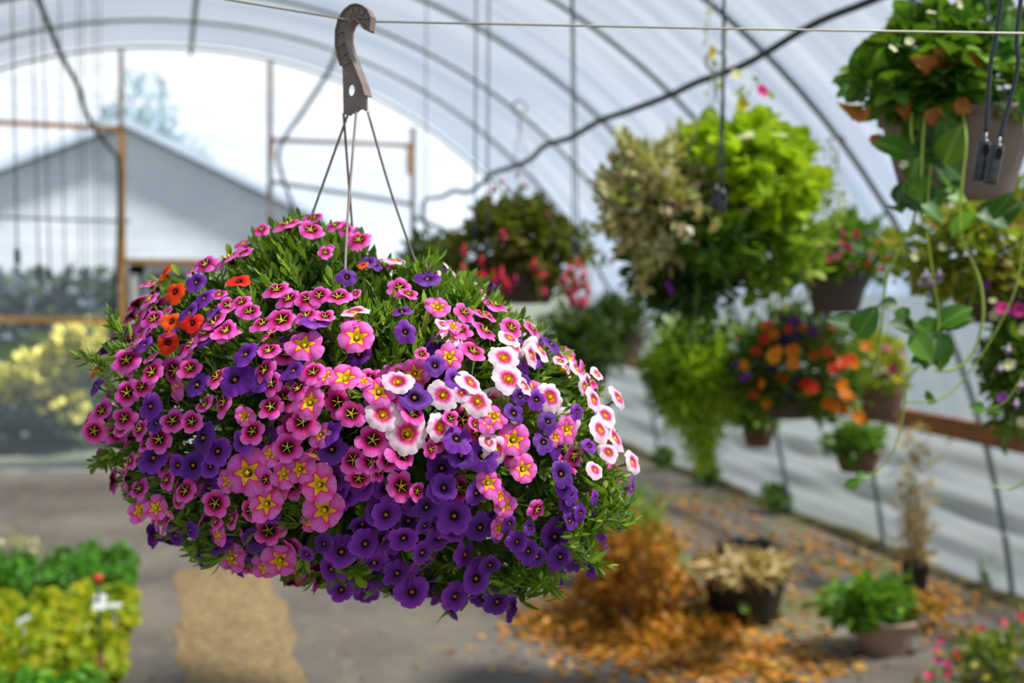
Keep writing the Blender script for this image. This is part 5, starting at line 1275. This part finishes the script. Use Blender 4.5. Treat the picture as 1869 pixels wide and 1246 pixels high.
tray(xr-1.04, 5.88, .48, .60, .24, G_YG, 'tray of chartreuse seedlings before the dark green row, further from the aisle', n=1100, T=LF_SMALLR)
tray(xr-.53, 5.16, .50, .58, .25, G_YG, 'tray of chartreuse seedlings beside the rusty tag stake', n=1100, T=LF_SMALLR)
tray(xr-1.06, 5.16, .48, .58, .25, G_YG, 'tray of chartreuse seedlings one tray over from the rusty stake, near row', n=1100, T=LF_SMALLR)
tray(xr-.60, 4.46, .52, .60, .28, G_GRN, 'tray of bright green seedlings nearest the camera by the aisle', n=1300)
tray(xr-1.15, 4.46, .50, .60, .28, G_GRN, 'tray of bright green seedlings nearest the camera, away from the aisle', n=1300)
tray(xr-1.05, 7.34, .45, .40, .34, lm('leaf_beige', [(206, 196, 130), (186, 180, 110), (220, 206, 160)]), 'tray of pale bleached seedlings behind the dark green row', n=160)
# stake with red cap and white label
g = floor_at(186, 1290); d = depth_of(g)
SK = empty('plant_label_stake', g, 'rusty stake with a red cap and a white tag among the trays', 'stake')
top = pt(188, 1052, d); ht = top[2]; 
mb = MB(); tube(mb, [g, g+[0, 0, ht*.42]], .014, 10); mb.obj('stake', solid('rust', S(128, 78, 48), .8, c2=S(96, 58, 40), scale=20), SK)
mb = MB(); tube(mb, [g+[0, 0, ht*.40], g+[0, 0, ht-.01]], .006, 8); mb.obj('rod', MAT_HOSE, SK)
mb = MB(); lathe(mb, [(0, -.012), (.018, -.010), (.022, .004), (.016, .016), (0, .02)], g+[0, 0, ht], 20); mb.obj('cap', solid('red_cap', S(214, 62, 34), .4), SK)
P = pt(182, 1098, d-.03); mb = MB(); X, Z = CR, np.array([.1, .75, .75]); w, h = .026, .036
V = [P+X*a*w+nrm(Z)*b*h+CF*c_ for c_ in (0, .002) for a, b in ((-1, -1), (1, -1), (1, .8), (.7, 1), (-.7, 1), (-1, .8))]
mb.add(V, [(0, 1, 2, 3, 4, 5), (11, 10, 9, 8, 7, 6)]+[(i, (i+1) % 6, 6+(i+1) % 6, 6+i) for i in range(6)]); mb.obj('tag', solid('white_tag', S(232, 232, 228), .5), SK, smooth=False)
def plant_label(u, v, d, lab, ang):
    P = pt(u, v, d); mb = MB(); X = nrm(CR*math.cos(ang)+CU*math.sin(ang)); Yv = nrm(np.cross(X, CF)*.6+CF*.4)
    V = [P+X*a*.035+Yv*b*.011+CF*c_ for c_ in (0, .0012) for a, b in ((-1, -.4), (-.7, -1), (1, -1), (1, 1), (-.7, 1), (-1, .4))]
    mb.add(V, [(0, 1, 2, 3, 4, 5), (11, 10, 9, 8, 7, 6)]+[(i, (i+1) % 6, 6+(i+1) % 6, 6+i) for i in range(6)]); tube(mb, [P, P+np.array([0, .01, -P[2]+.02])], .004, 5); tag(mb.obj('plant_label', solid('label_white', S(226, 228, 226), .5), smooth=False), lab, 'plant label')
plant_label(208, 1104, 5.6, 'small white plastic label sticking out beside the stake tag', .05)
plant_label(42, 1130, 5.3, 'small white plastic label lying among the chartreuse seedlings', .5)

# ------------------------------------------------------------------ LIGHT
w = bpy.data.worlds.new('sky'); SC.world = w; w.use_nodes = True; nt = w.node_tree; nt.nodes.clear()
def WN(t): return nt.nodes.new(t)
out = WN('ShaderNodeOutputWorld'); bg = WN('ShaderNodeBackground'); tc = WN('ShaderNodeTexCoord')
mp = WN('ShaderNodeMapping'); mp.inputs['Scale'].default_value = (1, 1, 2.6); nt.links.new(tc.outputs['Generated'], mp.inputs[0])
nz = WN('ShaderNodeTexNoise'); nz.inputs['Scale'].default_value = 1.7; nz.inputs['Detail'].default_value = 6; nz.inputs['Roughness'].default_value = .55; nt.links.new(mp.outputs[0], nz.inputs['Vector'])
cr = WN('ShaderNodeValToRGB'); cr.color_ramp.elements[0].position = .38; cr.color_ramp.elements[0].color = (.62, .78, 1, 1); cr.color_ramp.elements[1].position = .60; cr.color_ramp.elements[1].color = (1, 1, 1, 1)
nt.links.new(nz.outputs[0], cr.inputs[0]); nt.links.new(cr.outputs[0], bg.inputs[0])
sxx = WN('ShaderNodeSeparateXYZ'); nt.links.new(tc.outputs['Generated'], sxx.inputs[0])
mr = WN('ShaderNodeMapRange'); mr.inputs[1].default_value = .05; mr.inputs[2].default_value = .55; mr.inputs[3].default_value = 1.55; mr.inputs[4].default_value = .54
nt.links.new(sxx.outputs[2], mr.inputs[0]); nt.links.new(mr.outputs[0], bg.inputs[1])
nt.links.new(bg.outputs[0], out.inputs[0])
sun = bpy.data.objects.new('sun', bpy.data.lights.new('sun', 'SUN')); COL.objects.link(sun)
sun.data.energy = 16.5; sun.data.angle = math.radians(9); sun.data.color = (1, .95, .86)
sd = nrm(np.array([.62, -.30, 1.05])); sun.rotation_euler = Vector(sd).to_track_quat('Z', 'Y').to_euler()
SC.view_settings.view_transform = 'Standard'; SC.view_settings.look = 'None'; SC.view_settings.gamma = 1; SC.view_settings.use_curve_mapping = False
SC.view_settings.exposure = .18
SC.cycles.use_denoising = True
SC.cycles.max_bounces = 8; SC.cycles.transparent_max_bounces = 12; SC.cycles.caustics_reflective = False; SC.cycles.caustics_refractive = False
